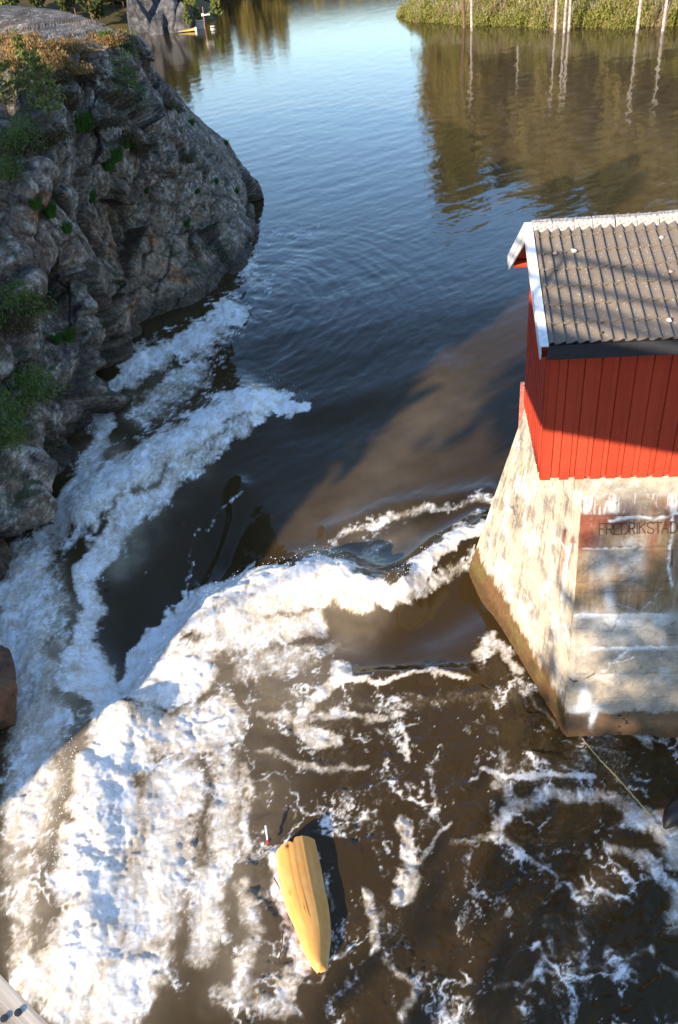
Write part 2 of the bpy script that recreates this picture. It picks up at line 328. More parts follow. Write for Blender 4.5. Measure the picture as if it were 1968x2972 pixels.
# relief
dn = np.clip(dens, 0, 1); bil = lambda q, s: np.abs(fbm(gx_ * q + ax_ * .5, gy_ * q + ay_ * .5, 3, s, .5))
rel = dn ** 1.5 * (.27 * (bil(.5, 91) - .15) + .045 * (bil(1.5, 95) - .15) + .008 * (bil(4.6, 99) - .15)) + foam * (.010 * bil(10., 103) + .006 * fine) + .012 * lc * dn
cr_ = 1 - np.abs(fbm(fx * .55 + .5 * ax_, fy * 1.0 + .5 * ay_, 4, 111, .55)) * 2.2; chop = low * (.055 * np.clip(cr_, -.5, 1) - .02) + .009 * ss(1750, 2000, v) * fbm(fx * 2.0, fy * 3.4, 3, 115, .5) + .0015 * ss(1700, 1950, v) * fbm(fx * 8, fy * 11, 3, 117, .6)
quiet = (1 - ss(1500, 2000, v)) * (1 - dn)
rip = quiet * (.024 * fbm(fx * .30 + .4 * ax_, fy * .8, 4, 121, .5) + .010 * fbm(fx * .9, fy * 3.2, 3, 125) * (1 + .6 * fbm(X * .1, Y * .1, 2, 127)))
cw_ = at_z(545 * K, 720 * K, .9); rr_ = np.hypot(X - cw_[0], (Y - cw_[1]) * .75); tth = np.arctan2((Y - cw_[1]) * .75, X - cw_[0])
fl = quiet * ss(13, 4, rr_) * (.030 * (1 - np.abs(fbm(rr_ * 1.1 + .25 * ax_, tth * 1.6, 4, 161, .55)) * 2) + .012 * fbm(rr_ * 4.2, tth * 4, 3, 165)); rip = rip + fl
rip *= .45 + .55 * (1 - ss(60, 160, Y)) + .0
far = ss(45, 90, Y) * (.008 * fbm(X * .25, Y * .5, 3, 131) + .004 * fbm(X * .8, Y * 1.4, 2, 135))
edge_fade = 1 - ss(200, 500, Y)
Zw = Z1 + (rel + chop + rip + far) * edge_fade
b = NB('river_water'); fo = b.attr('foam'); ae = b.attr('aeration_light')
pos = b.pos()
wn1 = b.noise(5.5, 5, .6, b.map(pos, (1, 1.6, 1))); wn2 = b.noise(1.1, 3, .5, b.map(pos, (1, 2.0, 1)))
hgt = b.math('ADD', b.math('MULTIPLY', wn1, .35), wn2)
bp = b.n('ShaderNodeBump'); bp.inputs['Strength'].default_value = .16; bp.inputs['Distance'].default_value = .03; b.set(bp.inputs['Height'], hgt)
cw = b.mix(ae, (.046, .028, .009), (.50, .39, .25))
# light coming back out of turbid water is scattered below the surface, so it follows the level of the river and not each ripple
wd = b.n('ShaderNodeBsdfDiffuse'); b.set(wd.inputs['Color'], cw); lv = b.n('ShaderNodeCombineXYZ'); lv.inputs[2].default_value = 1.; gn = b.n('ShaderNodeNewGeometry')
soft = b.n('ShaderNodeMix', data_type='VECTOR'); soft.inputs[0].default_value = .28; b.set(soft.inputs[4], lv.outputs[0]); b.set(soft.inputs[5], gn.outputs['Normal']); nrm_ = b.n('ShaderNodeVectorMath', operation='NORMALIZE'); b.set(nrm_.inputs[0], soft.outputs[1]); b.set(wd.inputs['Normal'], nrm_.outputs[0])
wg = b.n('ShaderNodeBsdfGlossy'); wg.inputs['Roughness'].default_value = .045; b.set(wg.inputs['Normal'], bp.outputs[0]); fr = b.n('ShaderNodeFresnel'); fr.inputs['IOR'].default_value = 1.333; b.set(fr.inputs['Normal'], bp.outputs[0])
ws = b.n('ShaderNodeMixShader'); b.set(ws.inputs[0], fr.outputs[0]); b.t.links.new(wd.outputs[0], ws.inputs[1]); b.t.links.new(wg.outputs[0], ws.inputs[2])
fb = b.n('ShaderNodeBsdfPrincipled'); fn = b.noise(26, 4, .7, pos)
b.set(fb.inputs['Base Color'], b.mix(b.ramp(b.noise(2.6, 5, .7, pos), [(.36, .7), (.54, 0.)]), b.mix(b.ramp(fn, [(.3, 0.), (.7, 1.)]), (.76, .71, .62), (.94, .93, .90)), (.62, .50, .33))); fb.inputs['Roughness'].default_value = .7; fb.inputs['Subsurface Weight'].default_value = .55; fb.inputs['Subsurface Radius'].default_value = (1, .88, .70); fb.inputs['Subsurface Scale'].default_value = .22
fb.inputs['Specular IOR Level'].default_value = .2
bp2 = b.n('ShaderNodeBump'); bp2.inputs['Strength'].default_value = .15; bp2.inputs['Distance'].default_value = .02; b.set(bp2.inputs['Height'], fn); b.set(fb.inputs['Normal'], bp2.outputs[0])
ms = b.n('ShaderNodeMixShader'); g_a = b.noise(17, 4, .65, pos); g_b = b.noise(46, 3, .6, pos)
grain = b.math('ADD', b.math('MULTIPLY', b.math('SUBTRACT', g_a, .5), .75), b.math('MULTIPLY', b.math('SUBTRACT', g_b, .5), .55))
gate = b.math('MULTIPLY', b.math('MULTIPLY', fo, b.math('SUBTRACT', 1.25, fo)), 3.2)
cov = b.math('ADD', fo, b.math('MULTIPLY', grain, gate)); cl = b.n('ShaderNodeClamp'); b.set(cl.inputs[0], cov); b.set(ms.inputs[0], cl.outputs[0]); b.t.links.new(ws.outputs[0], ms.inputs[1]); b.t.links.new(fb.outputs[0], ms.inputs[2])
b.t.links.new(ms.outputs[0], b.t.nodes['Material Output'].inputs[0])
M_water = b.m
water = obj('water', mesh('water', np.stack([X, Y, Zw], 1), grid_faces(Rr, nc), M_water, {'foam': foam, 'aeration_light': aer_light}, True)); kind(water, 'structure')
ZwG = Zw.reshape(Rr, nc)
def wz(x, y):
    r = int(np.clip(np.searchsorted(yy, y), 0, Rr - 1)); c = int(np.clip(np.searchsorted(kk, x / dep[r]), 0, nc - 1)); return float(ZwG[r, c])
# spray thrown off the crests
SP = []
for pts, n, hh in [(D((440,1400),(490,1375),(570,1335),(660,1325),(745,1300),(800,1335)), 420, .45), (D((540,905),(640,905),(705,935)), 260, .35), (D((300,1560),(350,1490),(420,1400)), 200, .35),
                   (D((905,1370),(960,1310),(1060,1225)), 200, .2), (D((170,1720),(150,1820),(130,1960),(130,2060)), 300, .4), (D((520,700),(560,740)), 80, .25), (D((200,1500),(230,1590)), 90, .3)]:
    P_ = np.array(pts)
    for _ in range(n):
        t = rng.uniform(0, len(P_) - 1.001); i = int(t); p = P_[i] + (P_[i + 1] - P_[i]) * (t - i) + rng.normal(0, 13, 2)
        w = at_z(p[0], p[1], .4); w[2] = wz(w[0], w[1]) + abs(rng.normal(0, hh)) * .5 + .03; SP.append(w)
SPV, SPF = quads(np.array(SP), .010, .8)
M_spray = NB('spray').done((.88, .89, .9), .5, .3)
kind(obj('spray', mesh('spray', SPV, SPF, M_spray)), 'stuff')
# bed and far ground: one sheet to the horizon
gx = np.linspace(-1500, 1500, 31); GX, GY = np.meshgrid(gx, gx + 900)
M_bed = plain('river_bed', (.06, .045, .02), rough=.9)
kind(obj('riverbed', mesh('riverbed', np.stack([GX.ravel(), GY.ravel(), np.full(GX.size, -5.)], 1), grid_faces(31, 31), M_bed)), 'structure')

# ================================================================ CLIFF
def catmull(Pc, n):
    Pc = np.asarray(Pc, float); m = len(Pc); t = np.linspace(0, m - 1, n); i = np.minimum(t.astype(int), m - 2); f = (t - i)
    f = f.reshape((-1,) + (1,) * (Pc.ndim - 1)); g = lambda k: Pc[np.clip(k, 0, m - 1)]
    p0, p1, p2, p3 = g(i - 1), g(i), g(i + 1), g(i + 2)
    return .5 * ((2 * p1) + (-p0 + p2) * f + (2 * p0 - 5 * p1 + 4 * p2 - p3) * f ** 2 + (-p0 + 3 * p1 - 3 * p2 + p3) * f ** 3)
W = lambda *p: ('w', p)
ctl = [
 [W(-20, 2, -2), W(-21, 3, 1), W(-22, 4, 3), W(-23, 6, 5.), W(-25, 10, 8), W(-27, 20, 9.5), W(-30, 36, 10.5)],
 [W(-13, 9.5, -2), W(-13.2, 9.8, .3), W(-13.5, 10.5, 2.5), W(-14, 13, 5), W(-15, 18, 8), W(-16, 28, 10.3), W(-18, 40, 11.6)],
 [(0, 1740, -1.5), (-5, 1680, .2), (-10, 1350, 2.5), (-20, 900, 5.3), (-30, 450, 8.5), (-20, 150, 10.6), (-20, 22, 11.7)],
 [(70, 1600, -1.5), (75, 1545, .2), (75, 1250, 2.6), (60, 900, 4.6), (60, 480, 8.4), (70, 180, 10.5), (90, 22, 11.5)],
 [(165, 1480, -1.5), (168, 1405, .3), (165, 1150, 2.6), (150, 880, 4.2), (130, 500, 8.), (150, 205, 10.2), (180, 32, 11.3)],
 [(275, 1330, -1.5), (278, 1240, .4), (280, 1040, 2.2), (235, 850, 4.2), (190, 460, 8.), (200, 200, 10.1), (240, 50, 11.1)],
 [(305, 1180, -1.5), (295, 1110, .4), (280, 930, 2.2), (260, 680, 4.8), (240, 400, 8), (250, 185, 10), (290, 68, 10.9)],
 [(430, 1075, -1.5), (430, 985, .4), (390, 850, 2.), (340, 640, 4.6), (300, 400, 7.8), (290, 195, 9.8), (310, 78, 10.8)],
 [(575, 990, -1.5), (575, 920, .5), (500, 790, 2.), (420, 590, 4.6), (360, 390, 7.6), (325, 200, 9.6), (325, 86, 10.7)],
 [(660, 900, -1.5), (655, 845, .6), (610, 705, 2.1), (520, 550, 4.5), (430, 360, 7.4), (365, 205, 9.3), (340, 92, 10.5)],
 [(735, 740, -1.5), (735, 680, .9), (690, 590, 2.3), (610, 475, 4.3), (515, 335, 6.6), (420, 195, 8.7), (360, 100, 10.2)],
 [(712, 600, -1.5), (718, 530, 1.), (700, 475, 2.2), (640, 395, 4.), (545, 315, 6.), (450, 205, 8.), (395, 130, 9.4)],
 [W(-6, 66, -2), W(-6.5, 65, 1), W(-7, 62, 2.5), W(-8, 58, 4), W(-9, 56, 6), W(-10, 54, 7.8), W(-11, 52, 9)],
 [W(-18, 76, -2), W(-18, 75, 1), W(-18, 72, 2.5), W(-18, 68, 4), W(-18, 65, 6), W(-18, 60, 8), W(-18, 56, 9)]]
CP = np.array([[np.array(c[1], float) if c[0] == 'w' else at_z(*c) for c in row] for row in ctl])
back = CP[:, -1] + np.array([-7, 9, -1.0]); back2 = CP[:, -1] + np.array([-16, 24, -8.]); CP = np.concatenate([CP, back[:, None], back2[:, None]], 1)
NU, NVv = 660, 520
S = catmull(CP, NU); S = np.swapaxes(catmull(np.swapaxes(S, 0, 1), NVv), 0, 1)      # NU x NV x 3
dU = np.gradient(S, axis=0); dV = np.gradient(S, axis=1); N = np.cross(dU, dV); N /= np.linalg.norm(N, axis=2)[..., None] + 1e-9
if N[NU // 2, NVv // 3, 0] < 0: N = -N
arcu = np.concatenate([[0], np.cumsum(np.linalg.norm(np.diff(S[:, NVv // 4], axis=0), axis=1))]); arcv = np.concatenate([[0], np.cumsum(np.linalg.norm(np.diff(S[NU // 2], axis=0), axis=1))])
ca = np.repeat(arcu[:, None], NVv, 1).ravel(); cb = np.repeat(arcv[None], NU, 0).ravel(); P = S.reshape(-1, 3); Nn = N.reshape(-1, 3)
# bedding dips down towards the left; blocks are split along it
q1 = fbm3(P, .30, 4, 201); q2 = fbm3(P + 30, .30, 4, 207)
ax1 = np.array([.62, -.30, -.72]); ax1 /= np.linalg.norm(ax1); ax2 = np.cross(ax1, [0, 1, .3]); ax2 /= np.linalg.norm(ax2); RB = np.stack([ax1, ax2, np.cross(ax1, ax2)])
PB = P @ RB.T + .35 * np.stack([q1, q2, q1 - q2], 1)
def blocks(sc_, s):
    d1, d2, idv, dl = worley3(PB * np.array(sc_), s); h = (idv % 97) / 97.; tilt = np.sum(dl * _tv[idv], 1); return h, np.clip((d2 - d1) * 4, 0, 1), tilt, d1
h1, e1, t1, _ = blocks((.42, .22, .30), 211); h2, e2, t2, dd2 = blocks((1.25, .62, .85), 213); h3, e3, t3, _ = blocks((3.4, 1.9, 2.6), 217)
steep = ss(.35, .75, 1 - np.abs(Nn[:, 2])); topm = 1 - steep
ru, rv = pix(P)
smooth_tip = ss(520, 640, ru + .3 * (500 - rv)) * ss(700, 300, rv)
amp = (.25 + .75 * steep) * (1 - .65 * smooth_tip) * np.clip(.14 / np.maximum(np.linalg.norm(dV, axis=2), np.linalg.norm(dU, axis=2)).ravel(), .1, 1)
disp = amp * (.95 * (h1 - .5) + 1.05 * t1 - .22 * (1 - e1) ** 2 + .26 * (h2 - .5) + .38 * t2 - .15 * (1 - e2) ** 2 + .08 * (h3 - .5) + .11 * t3 - .05 * (1 - e3) ** 2)
disp += .16 * q1 + .045 * fbm3(P, 1.3, 4, 221) + .035 * fbm3(P, 5., 3, 225, .6) + .015 * fbm3(P, 13., 2, 229)
for cpx, cpy, r, a in [(560, 925, 30, -.7), (297, 1085, 26, -.8), (300, 1020, 20, -.4), (480, 800, 60, .25), (560, 800, 60, .3), (330, 760, 50, -.3)]:
    disp += a * np.exp(-(((ru - cpx) / r) ** 2 + ((rv - cpy) / (r * .8)) ** 2))
disp += .38 * steep * ss(700, 860, rv) * ss(250, 300, ru)
d_bt, _ = seg_dist(ru, rv, [(287, 880), (285, 1000), (287, 1130)]); disp -= .7 * np.exp(-(d_bt / 11) ** 2)       # joint behind the near buttress
dg = disp.reshape(NU, NVv); dg = dg * (1 - .85 * ss(.66, .74, np.linspace(0, 1, NVv)))[None]; dp_ = np.pad(dg, 1, 'edge'); disp = sum(dp_[a:a + NU, c:c + NVv] * w_ for a, c, w_ in [(1, 1, .28), (0, 1, .13), (2, 1, .13), (1, 0, .13), (1, 2, .13), (0, 0, .05), (0, 2, .05), (2, 0, .05), (2, 2, .05)]).ravel()
P2 = P + Nn * disp[:, None]
Pn = P2.reshape(NU, NVv, 3); n2 = np.cross(np.gradient(Pn, axis=0), np.gradient(Pn, axis=1)).reshape(-1, 3); n2 /= np.linalg.norm(n2, axis=1)[:, None] + 1e-9
if np.mean(np.sum(n2 * Nn, 1)) < 0: n2 = -n2
# rock colour
base = np.array([.205, .15, .105]); pale = np.array([.45, .365, .285]); rust = np.array([.36, .145, .05]); dark = np.array([.035, .033, .034]); blue = np.array([.11, .10, .09]); moss = np.array([.050, .058, .020]); heath = np.array([.10, .065, .03])
C = np.repeat(base[None], len(P), 0)
def blend(C, c, f): return C + (np.asarray(c)[None] - C) * np.clip(f, 0, 1)[:, None]
C = blend(C, blue, ss(-.1, .4, q2) * .7)
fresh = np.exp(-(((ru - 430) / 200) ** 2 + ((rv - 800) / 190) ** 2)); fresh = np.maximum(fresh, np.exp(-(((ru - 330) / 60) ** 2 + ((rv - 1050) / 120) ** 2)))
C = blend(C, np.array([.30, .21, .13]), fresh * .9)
C = blend(C, rust, fresh * ss(.02, .32, fbm3(P + 0, .9, 5, 241, .6)) * 1.0)
C = blend(C, rust, .7 * ss(.25, .45, fbm3(P + 7, .5, 5, 243, .6)) * steep)
lich = .75 * fbm3(P + 0, 1.5, 6, 251, .75) + .35 * fbm3(P + 0, 6, 3, 253, .7)
C = blend(C, pale, ss(.03, .15, lich) * (1 - .75 * fresh) * .95)
C = blend(C, dark, ss(.12, .34, fbm3(P + 50, 2.8, 6, 255, .75)) * (1 - .6 * fresh) * .9)
dl1, _, _ = worley(ca * 3.5, cb * 3.5, 261); C = blend(C, np.array([.42, .42, .38]), (dl1 < .16) * (lich > 0) * .8 * (1 - fresh))
C = blend(C, dark, (1 - e1) ** 3 * .6 + (1 - e2) ** 4 * .5)
flat = ss(.45, .8, n2[:, 2]); C = blend(C, moss, flat * ss(-.15, .25, fbm3(P + 0, 1.1, 4, 263, 0.5)) * .9 * (1 - .8 * ss(300, 120, rv) * ss(0, 60, rv)))
C = blend(C, heath, flat * ss(0, .3, fbm3(P + 9, .8, 4, 267, 0.5)) * .8)
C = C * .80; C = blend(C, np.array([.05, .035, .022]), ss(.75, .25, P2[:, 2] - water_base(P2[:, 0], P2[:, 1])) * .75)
b = NB('cliff_granite'); fnz = b.noise(7, 8, .7, b.obj()); b.bump(b.math('ADD', fnz, b.math('MULTIPLY', b.noise(30, 4, .7, b.obj()), .3)), .55, .06)
cr = b.mix(1., b.attr('col', 'Color'), b.ramp(b.noise(6.5, 9, .78, b.obj()), [(.34, .28), (.5, .95), (.66, 1.9)]), 'MULTIPLY')
M_rock = b.done(cr, .85, .25)
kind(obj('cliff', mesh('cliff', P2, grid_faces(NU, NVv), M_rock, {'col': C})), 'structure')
CLv = np.stack(pix(P2), 1); front = (np.sum(n2 * (np.array([0, 0, H]) - P2), 1) > 0)
def on_cliff(px, py):
    """the cliff point nearest the camera seen at a photo position"""
    d = np.hypot(CLv[:, 0] - px, CLv[:, 1] - py); k = np.where(d < d.min() + 4)[0]; i = k[np.argmin(np.linalg.norm(P2[k] - [0, 0, H], axis=1))]; return P2[i], n2[i]
def rock_mesh(name, r, seed, mat, n=40, f=.35, flat_=1.):
    th_, ph_ = np.meshgrid(np.linspace(0, 2 * np.pi, n * 2), np.linspace(0.001, np.pi - .001, n))
    d = np.stack([np.sin(ph_) * np.cos(th_), np.sin(ph_) * np.sin(th_), np.cos(ph_)], -1).reshape(-1, 3)
    rr = np.random.default_rng(seed); k = np.full(len(d), 9.)
    for _ in range(16):
        a = rr.normal(size=3); a /= np.linalg.norm(a); k = np.minimum(k, rr.uniform(.62, .95) / np.maximum(d @ a, .05))
    k = np.minimum(k, 1.25); k = k + .05 * fbm(d[:, 0] * 3 + d[:, 2] * 2, d[:, 1] * 3 - d[:, 2], 4, seed % 50) 
    return mesh(name, d * k[:, None] * np.asarray(r), grid_faces(n, n * 2), mat)
b = NB('brown_boulder'); f1 = b.noise(3, 6, .7, b.obj()); b.bump(b.noise(9, 6, .7, b.obj()), .6, .06)
M_brock = b.done(b.ramp(f1, [(.3, (.03, .02, .014)), (.5, (.12, .055, .025)), (.7, (.20, .10, .05))]), .7, .3)
p = at_z(-62, 2010, .4); tag(obj('boulder', rock_mesh('boulder', (1.0, 1.5, 1.3), 5, M_brock), None, p, .3), 'wet brown boulder at the left foot of the foam', 'boulder')

# ================================================================ PIER
yaw = math.radians(9.2); fd = np.array([math.cos(yaw), -math.sin(yaw), 0]); dd = np.array([math.sin(yaw), math.cos(yaw), 0]); kz = np.array([0, 0, 1.])
c0 = at_z(1573, 1388, 5.6)                                    # near left foot of the hut wall
A0 = at_z(1640, 2130, 0.); T0 = c0 + .03 * dd
nF = np.cross(fd, T0 - A0); nF /= np.linalg.norm(nF)
A1 = on_plane(1690, 1420, nF, A0); 
def zline(p, q, z): return p + (q - p) * ((z - p[2]) / (q[2] - p[2]))
B0 = at_z(1365, 1640, .2); B1 = at_z(1522, 1190, 5.5)
zT, zB = 5.56, -2.
FL = lambda z: zline(A0, A1, z); NL = lambda z: zline(B0, B1, z)
FR = lambda z: FL(z) + fd * 4.6
BR = lambda z: np.array([FR(z)[0] + .6, FR(z)[1] + 5.5, z]); NS = lambda z: NL(z) + np.array([1.6, 1.9, 0]) * (1 + .0 * z)
def sheet(pl, pr, nu, nz, name, paint, bumpf):
    zs = np.linspace(zB, zT, nz); L = np.array([pl(z) for z in zs]); Rr_ = np.array([pr(z) for z in zs]); t = np.linspace(0, 1, nu)
    Pp = L[:, None] * (1 - t)[None, :, None] + Rr_[:, None] * t[None, :, None]; n = np.cross(Rr_[0] - L[0], L[-1] - L[0]); n /= np.linalg.norm(n)
    Pp = Pp.reshape(-1, 3); a = (np.repeat(t[None], nz, 0) * np.linalg.norm(Rr_[0] - L[0])).ravel(); z = Pp[:, 2]
    u_, v_ = pix(Pp); Cc = paint(u_, v_, a, z); ed = np.minimum(t, 1 - t)[None].repeat(nz, 0).ravel() * np.linalg.norm(Rr_[0] - L[0])
    dsp = bumpf(u_, v_, a, z) * ss(0, .05, ed); Pp = Pp + n[None] * dsp[:, None]
    return Pp, Cc
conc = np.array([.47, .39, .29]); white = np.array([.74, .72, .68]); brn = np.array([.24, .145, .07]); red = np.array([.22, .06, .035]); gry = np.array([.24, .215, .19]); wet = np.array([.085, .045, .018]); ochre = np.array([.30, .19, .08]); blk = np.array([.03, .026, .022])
def vline(u, v, pts, w): d, _ = seg_dist(u, v, pts); return np.exp(-(d / w) ** 2)
def blob(u, v, x, y, rx, ry): return np.exp(-(((u - x) / rx) ** 2 + ((v - y) / ry) ** 2))
def paint_front(u, v, a, z):
    n1 = fbm(a * 2.2, z * 2.2, 5, 301, .6); n2_ = fbm(a * 7, z * 7, 4, 305, .6); st = fbm(a * 9, z * .9, 4, 309, .6); uw = u + 14 * n1 + 5 * n2_; vw = v + 14 * fbm(a * 2.2 + 20, z * 2.2, 5, 313, .6)
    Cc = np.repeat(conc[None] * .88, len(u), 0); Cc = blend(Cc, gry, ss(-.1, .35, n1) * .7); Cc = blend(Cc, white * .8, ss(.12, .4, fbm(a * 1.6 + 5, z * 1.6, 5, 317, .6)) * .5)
    band = lambda y0, y1, s=14: ss(y0 - s, y0 + s, vw) * (1 - ss(y1 - s, y1 + s, vw))
    Cc = blend(Cc, brn, band(1440, 1775) * (.80 + .9 * st + .4 * n1)); Cc = blend(Cc, red, band(1455, 1535) * ss(-.2, .2, st + .5 * n1) * .85)
    Cc = blend(Cc, red, band(1515, 1600, 6) * blob(uw, vw, 1700, 1560, 40, 60) * 1.0); Cc = blend(Cc, gry, band(1425, 1500, 10) * blob(uw, v, 1800, 1465, 90, 40) * .7)
    Cc = blend(Cc, white * .9, band(1435, 1490, 8) * ss(.05, .35, st) * .9)
    Cc = blend(Cc, white * .62, blob(uw, v, 1835, 1620, 40, 58) * (1.0 + 1.2 * n2_)); Cc = blend(Cc, white * .6, blob(uw, vw, 1745, 1640, 34, 45) * .9)
    Cc = blend(Cc, conc * .9, blob(uw, vw, 1826, 1602, 14, 12)); Cc = blend(Cc, brn, band(1580, 1760, 8) * blob(u, v, 1900, 1650, 32, 110) * .9); Cc = blend(Cc, red, blob(uw, v, 1893, 1570, 12, 45) * .7)
    Cc = blend(Cc, ochre, blob(u, v, 1925, 1670, 8, 120) * .5)
    for pts, w in [([(1770, 1512), (1840, 1500), (1900, 1506), (1968, 1490)], 7), ([(1690, 1590), (1760, 1594), (1840, 1588)], 3), 
                   ([(1665, 1786), (1800, 1785), (1968, 1782)], 6), ([(1715, 1879), (1968, 1876)], 5), 
                   ([(1955, 1500), (1940, 1640), (1950, 1700)], 6), ([(1750, 1945), (1775, 1915), (1830, 1880)], 4), ([(1778, 1920), (1840, 1902)], 4), ]:
        Cc = blend(Cc, white, vline(u + 9 * n2_ + 5 * n1, v + 7 * n2_, pts, w * .62) * (.55 + .9 * ss(-.3, .25, n2_ + .6 * n1)))
    Cc = blend(Cc, white, blob(uw, vw, 1800, 1802, 60, 18) + blob(uw, vw, 1920, 1800, 45, 22) * .7 + blob(uw, vw, 1770, 1745, 18, 40) * .8)
    Cc = blend(Cc, white * .85, blob(uw, vw, 1800, 1840, 90, 40) * .4); Cc = blend(Cc, gry * .8, blob(uw, vw, 1955, 1830, 25, 50) * .8 + blob(uw, vw, 1880, 1800, 20, 15) * .7)
    Cc = blend(Cc, gry, blob(uw, vw, 1690, 1915, 50, 35) * .6)
    d1, d2, _ = worley(a * 1.5 + .35 * n1 + .12 * n2_, z * 1.5 + .35 * fbm(a * 2 + 9, z * 2, 4, 319, .6), 321); ck = np.exp(-((d2 - d1) / .035) ** 2) * ss(-.15, .25, fbm(a * .9, z * .9, 3, 323))
    Cc = blend(Cc, white * .85, ck * .55 * ss(-.35, .3, n2_)); d1, d2, _ = worley(a * 3.1 + .3 * n1 + .1 * n2_, z * 3.1, 325); Cc = blend(Cc, np.array([.12, .10, .08]), np.exp(-((d2 - d1) / .04) ** 2) * ss(0, .3, -n1) * .7)
    for yj in (1500, 1590, 1690, 1720, 1820, 1845, 1952, 2022): Cc = blend(Cc, blk * 2.2, np.exp(-((v - yj - 3 * n2_ + (u - 1700) * .02) / 1.6) ** 2) * ss(-.1, .3, n1) * .6)
    wl = 2060 - (u - 1640) * .02 + 9 * n2_ + 14 * n1
    lowf = ss(0, 10, v - wl); Cc = blend(Cc, np.array([.155, .088, .042]), lowf * .95); Cc = blend(Cc, wet, ss(2085, 2125, v + 12 * n1) * .65)
    Cc = blend(Cc, white, (blob(uw, vw, 1698, 2020, 14, 28) + blob(uw, vw, 1700, 2052, 38, 13) + blob(uw, vw, 1718, 2075, 8, 22)) * 1.6)
    Cc = blend(Cc, blk, ss(.12, .3, n2_) * (blob(u, v, 1798, 2095, 14, 40) + .7 * blob(u, v, 1820, 2090, 10, 36)) * 1.5)
    Cc = blend(Cc, blk, vline(u, v + 6 * n2_, [(1652, 1968), (1665, 1974), (1700, 1962), (1725, 1952)], 2.5) * ss(-.25, .1, n2_))
    return np.clip(Cc * (1 + .35 * n2_[:, None]), .01, .82)
def bump_front(u, v, a, z):
    h = .012 * fbm(a * 3, z * 3, 5, 331, .6) + .006 * fbm(a * 14, z * 14, 3, 333)
    for yj, dep_ in ((1500, .02), (1590, .012), (1690, .01), (1786, .03), (1879, .03), (1952, .015)): h -= dep_ * np.exp(-((v - yj) / 2.5) ** 2)
    h += .025 * ss(1786, 1789, v) + .025 * ss(1877, 1880, v)
    return h + .04 * (blob(u, v, 1698, 2030, 20, 30)) - .03 * blob(u, v, 1798, 2095, 12, 36) * ss(.1, .3, fbm(a * 7, z * 7, 4, 305, .6))
def paint_left(u, v, a, z):
    s_ = a * .8 + z * .35; n1 = fbm(a * 1.5, z * 1.5, 5, 351, .6); n2_ = fbm(a * 6, z * 6, 4, 355, .6); st = fbm(a * 7, z * .8, 5, 359, .6)
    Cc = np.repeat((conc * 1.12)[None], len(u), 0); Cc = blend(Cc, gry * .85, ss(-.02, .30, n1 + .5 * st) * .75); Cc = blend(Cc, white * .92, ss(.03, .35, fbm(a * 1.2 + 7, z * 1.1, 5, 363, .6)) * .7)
    Cc = blend(Cc, gry * .55, (blob(u + 10 * n2_, v + 10 * n2_, 1497, 1480, 16, 60) + .7 * blob(u, v, 1512, 1290, 7, 120)) * (.4 + 1.1 * ss(-.1, .3, n2_)))
    Cc = blend(Cc, brn, ss(.12, .4, st) * .6 * ss(1600, 1450, v - .0 * u)); 
    for zz in np.arange(.55, 5.6, .62): Cc = blend(Cc, gry * .4, np.exp(-((z - zz - .02 * n1) / .010) ** 2) * ss(-.2, .2, n1) * .75)
    Cc = blend(Cc, red, (vline(u, v, [(1640, 1540), (1630, 1600), (1625, 1660)], 7) + vline(u, v, [(1662, 1560), (1650, 1650)], 5)) * (.5 + st) * 1.1)
    Cc = blend(Cc, white, vline(u + 4 * n2_, v, [(1655, 1580), (1640, 1660), (1630, 1740)], 4) + vline(u + 4 * n2_, v, [(1620, 1560), (1650, 1610)], 2.5))
    wl = .95 + .22 * n1 + .25 * st - .05 * a
    Cc = blend(Cc, np.array([.16, .085, .036]), ss(.12, -.12, z - wl)); Cc = blend(Cc, np.array([.13, .105, .03]), ss(.0, -.3, z - wl) * ss(-.1, .3, fbm(a * .8, z, 3, 369)) * .8); Cc = blend(Cc, wet, ss(.5, .1, z + .25 * n1) * .8)
    Cc = blend(Cc, wet, ss(.5, 0, np.abs(a - 5.2)) * ss(1.9, 1.0, z + .3 * n1) * .8)
    return np.clip(Cc * (1 + .4 * n2_[:, None]), .01, .82)
def bump_left(u, v, a, z):
    h = .02 * fbm(a * 1.8, z * 1.8, 5, 371, .6) + .008 * fbm(a * 9, z * 9, 3, 373)
    for zz in np.arange(.55, 5.6, .62): h = h - .014 * np.exp(-((z - zz) / .014) ** 2)
    return h + .02 * ss(.1, -.1, z - .95)
b = NB('stained_concrete'); cc = b.mix(1., b.attr('col', 'Color'), b.ramp(b.noise(38, 6, .7, b.obj()), [(.25, .72), (.5, 1.), (.75, 1.22)]), 'MULTIPLY')
b.bump(b.math('ADD', b.noise(22, 6, .7, b.obj()), b.math('MULTIPLY', b.vor(60, b.obj()), .25)), .35, .012); M_conc = b.done(cc, .85, .25)
pier = empty('pier', A0); tag(pier, 'stained concrete pier with sloping sides standing in the rapids under the red hut', 'pier')
def pier_part(name, V, Fq, Cc, sm=True): 
    o = obj(name, mesh(name, np.asarray(V) - A0, Fq, M_conc, {'col': Cc}, sm), pier); return o
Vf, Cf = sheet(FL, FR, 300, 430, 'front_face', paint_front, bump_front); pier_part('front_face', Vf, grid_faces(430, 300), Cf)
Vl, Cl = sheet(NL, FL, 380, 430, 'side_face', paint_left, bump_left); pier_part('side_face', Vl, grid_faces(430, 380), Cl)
ring = [NL, NS, BR, FR]; Vo = []; 
zs_ = np.linspace(zB, zT, 12)
for f_ in ring: Vo += [f_(z) for z in zs_]
Vo = np.array(Vo).reshape(4, 12, 3); pier_part('rear_face', Vo.reshape(-1, 3), grid_faces(4, 12), np.repeat(conc[None] * .8, 48, 0), False)
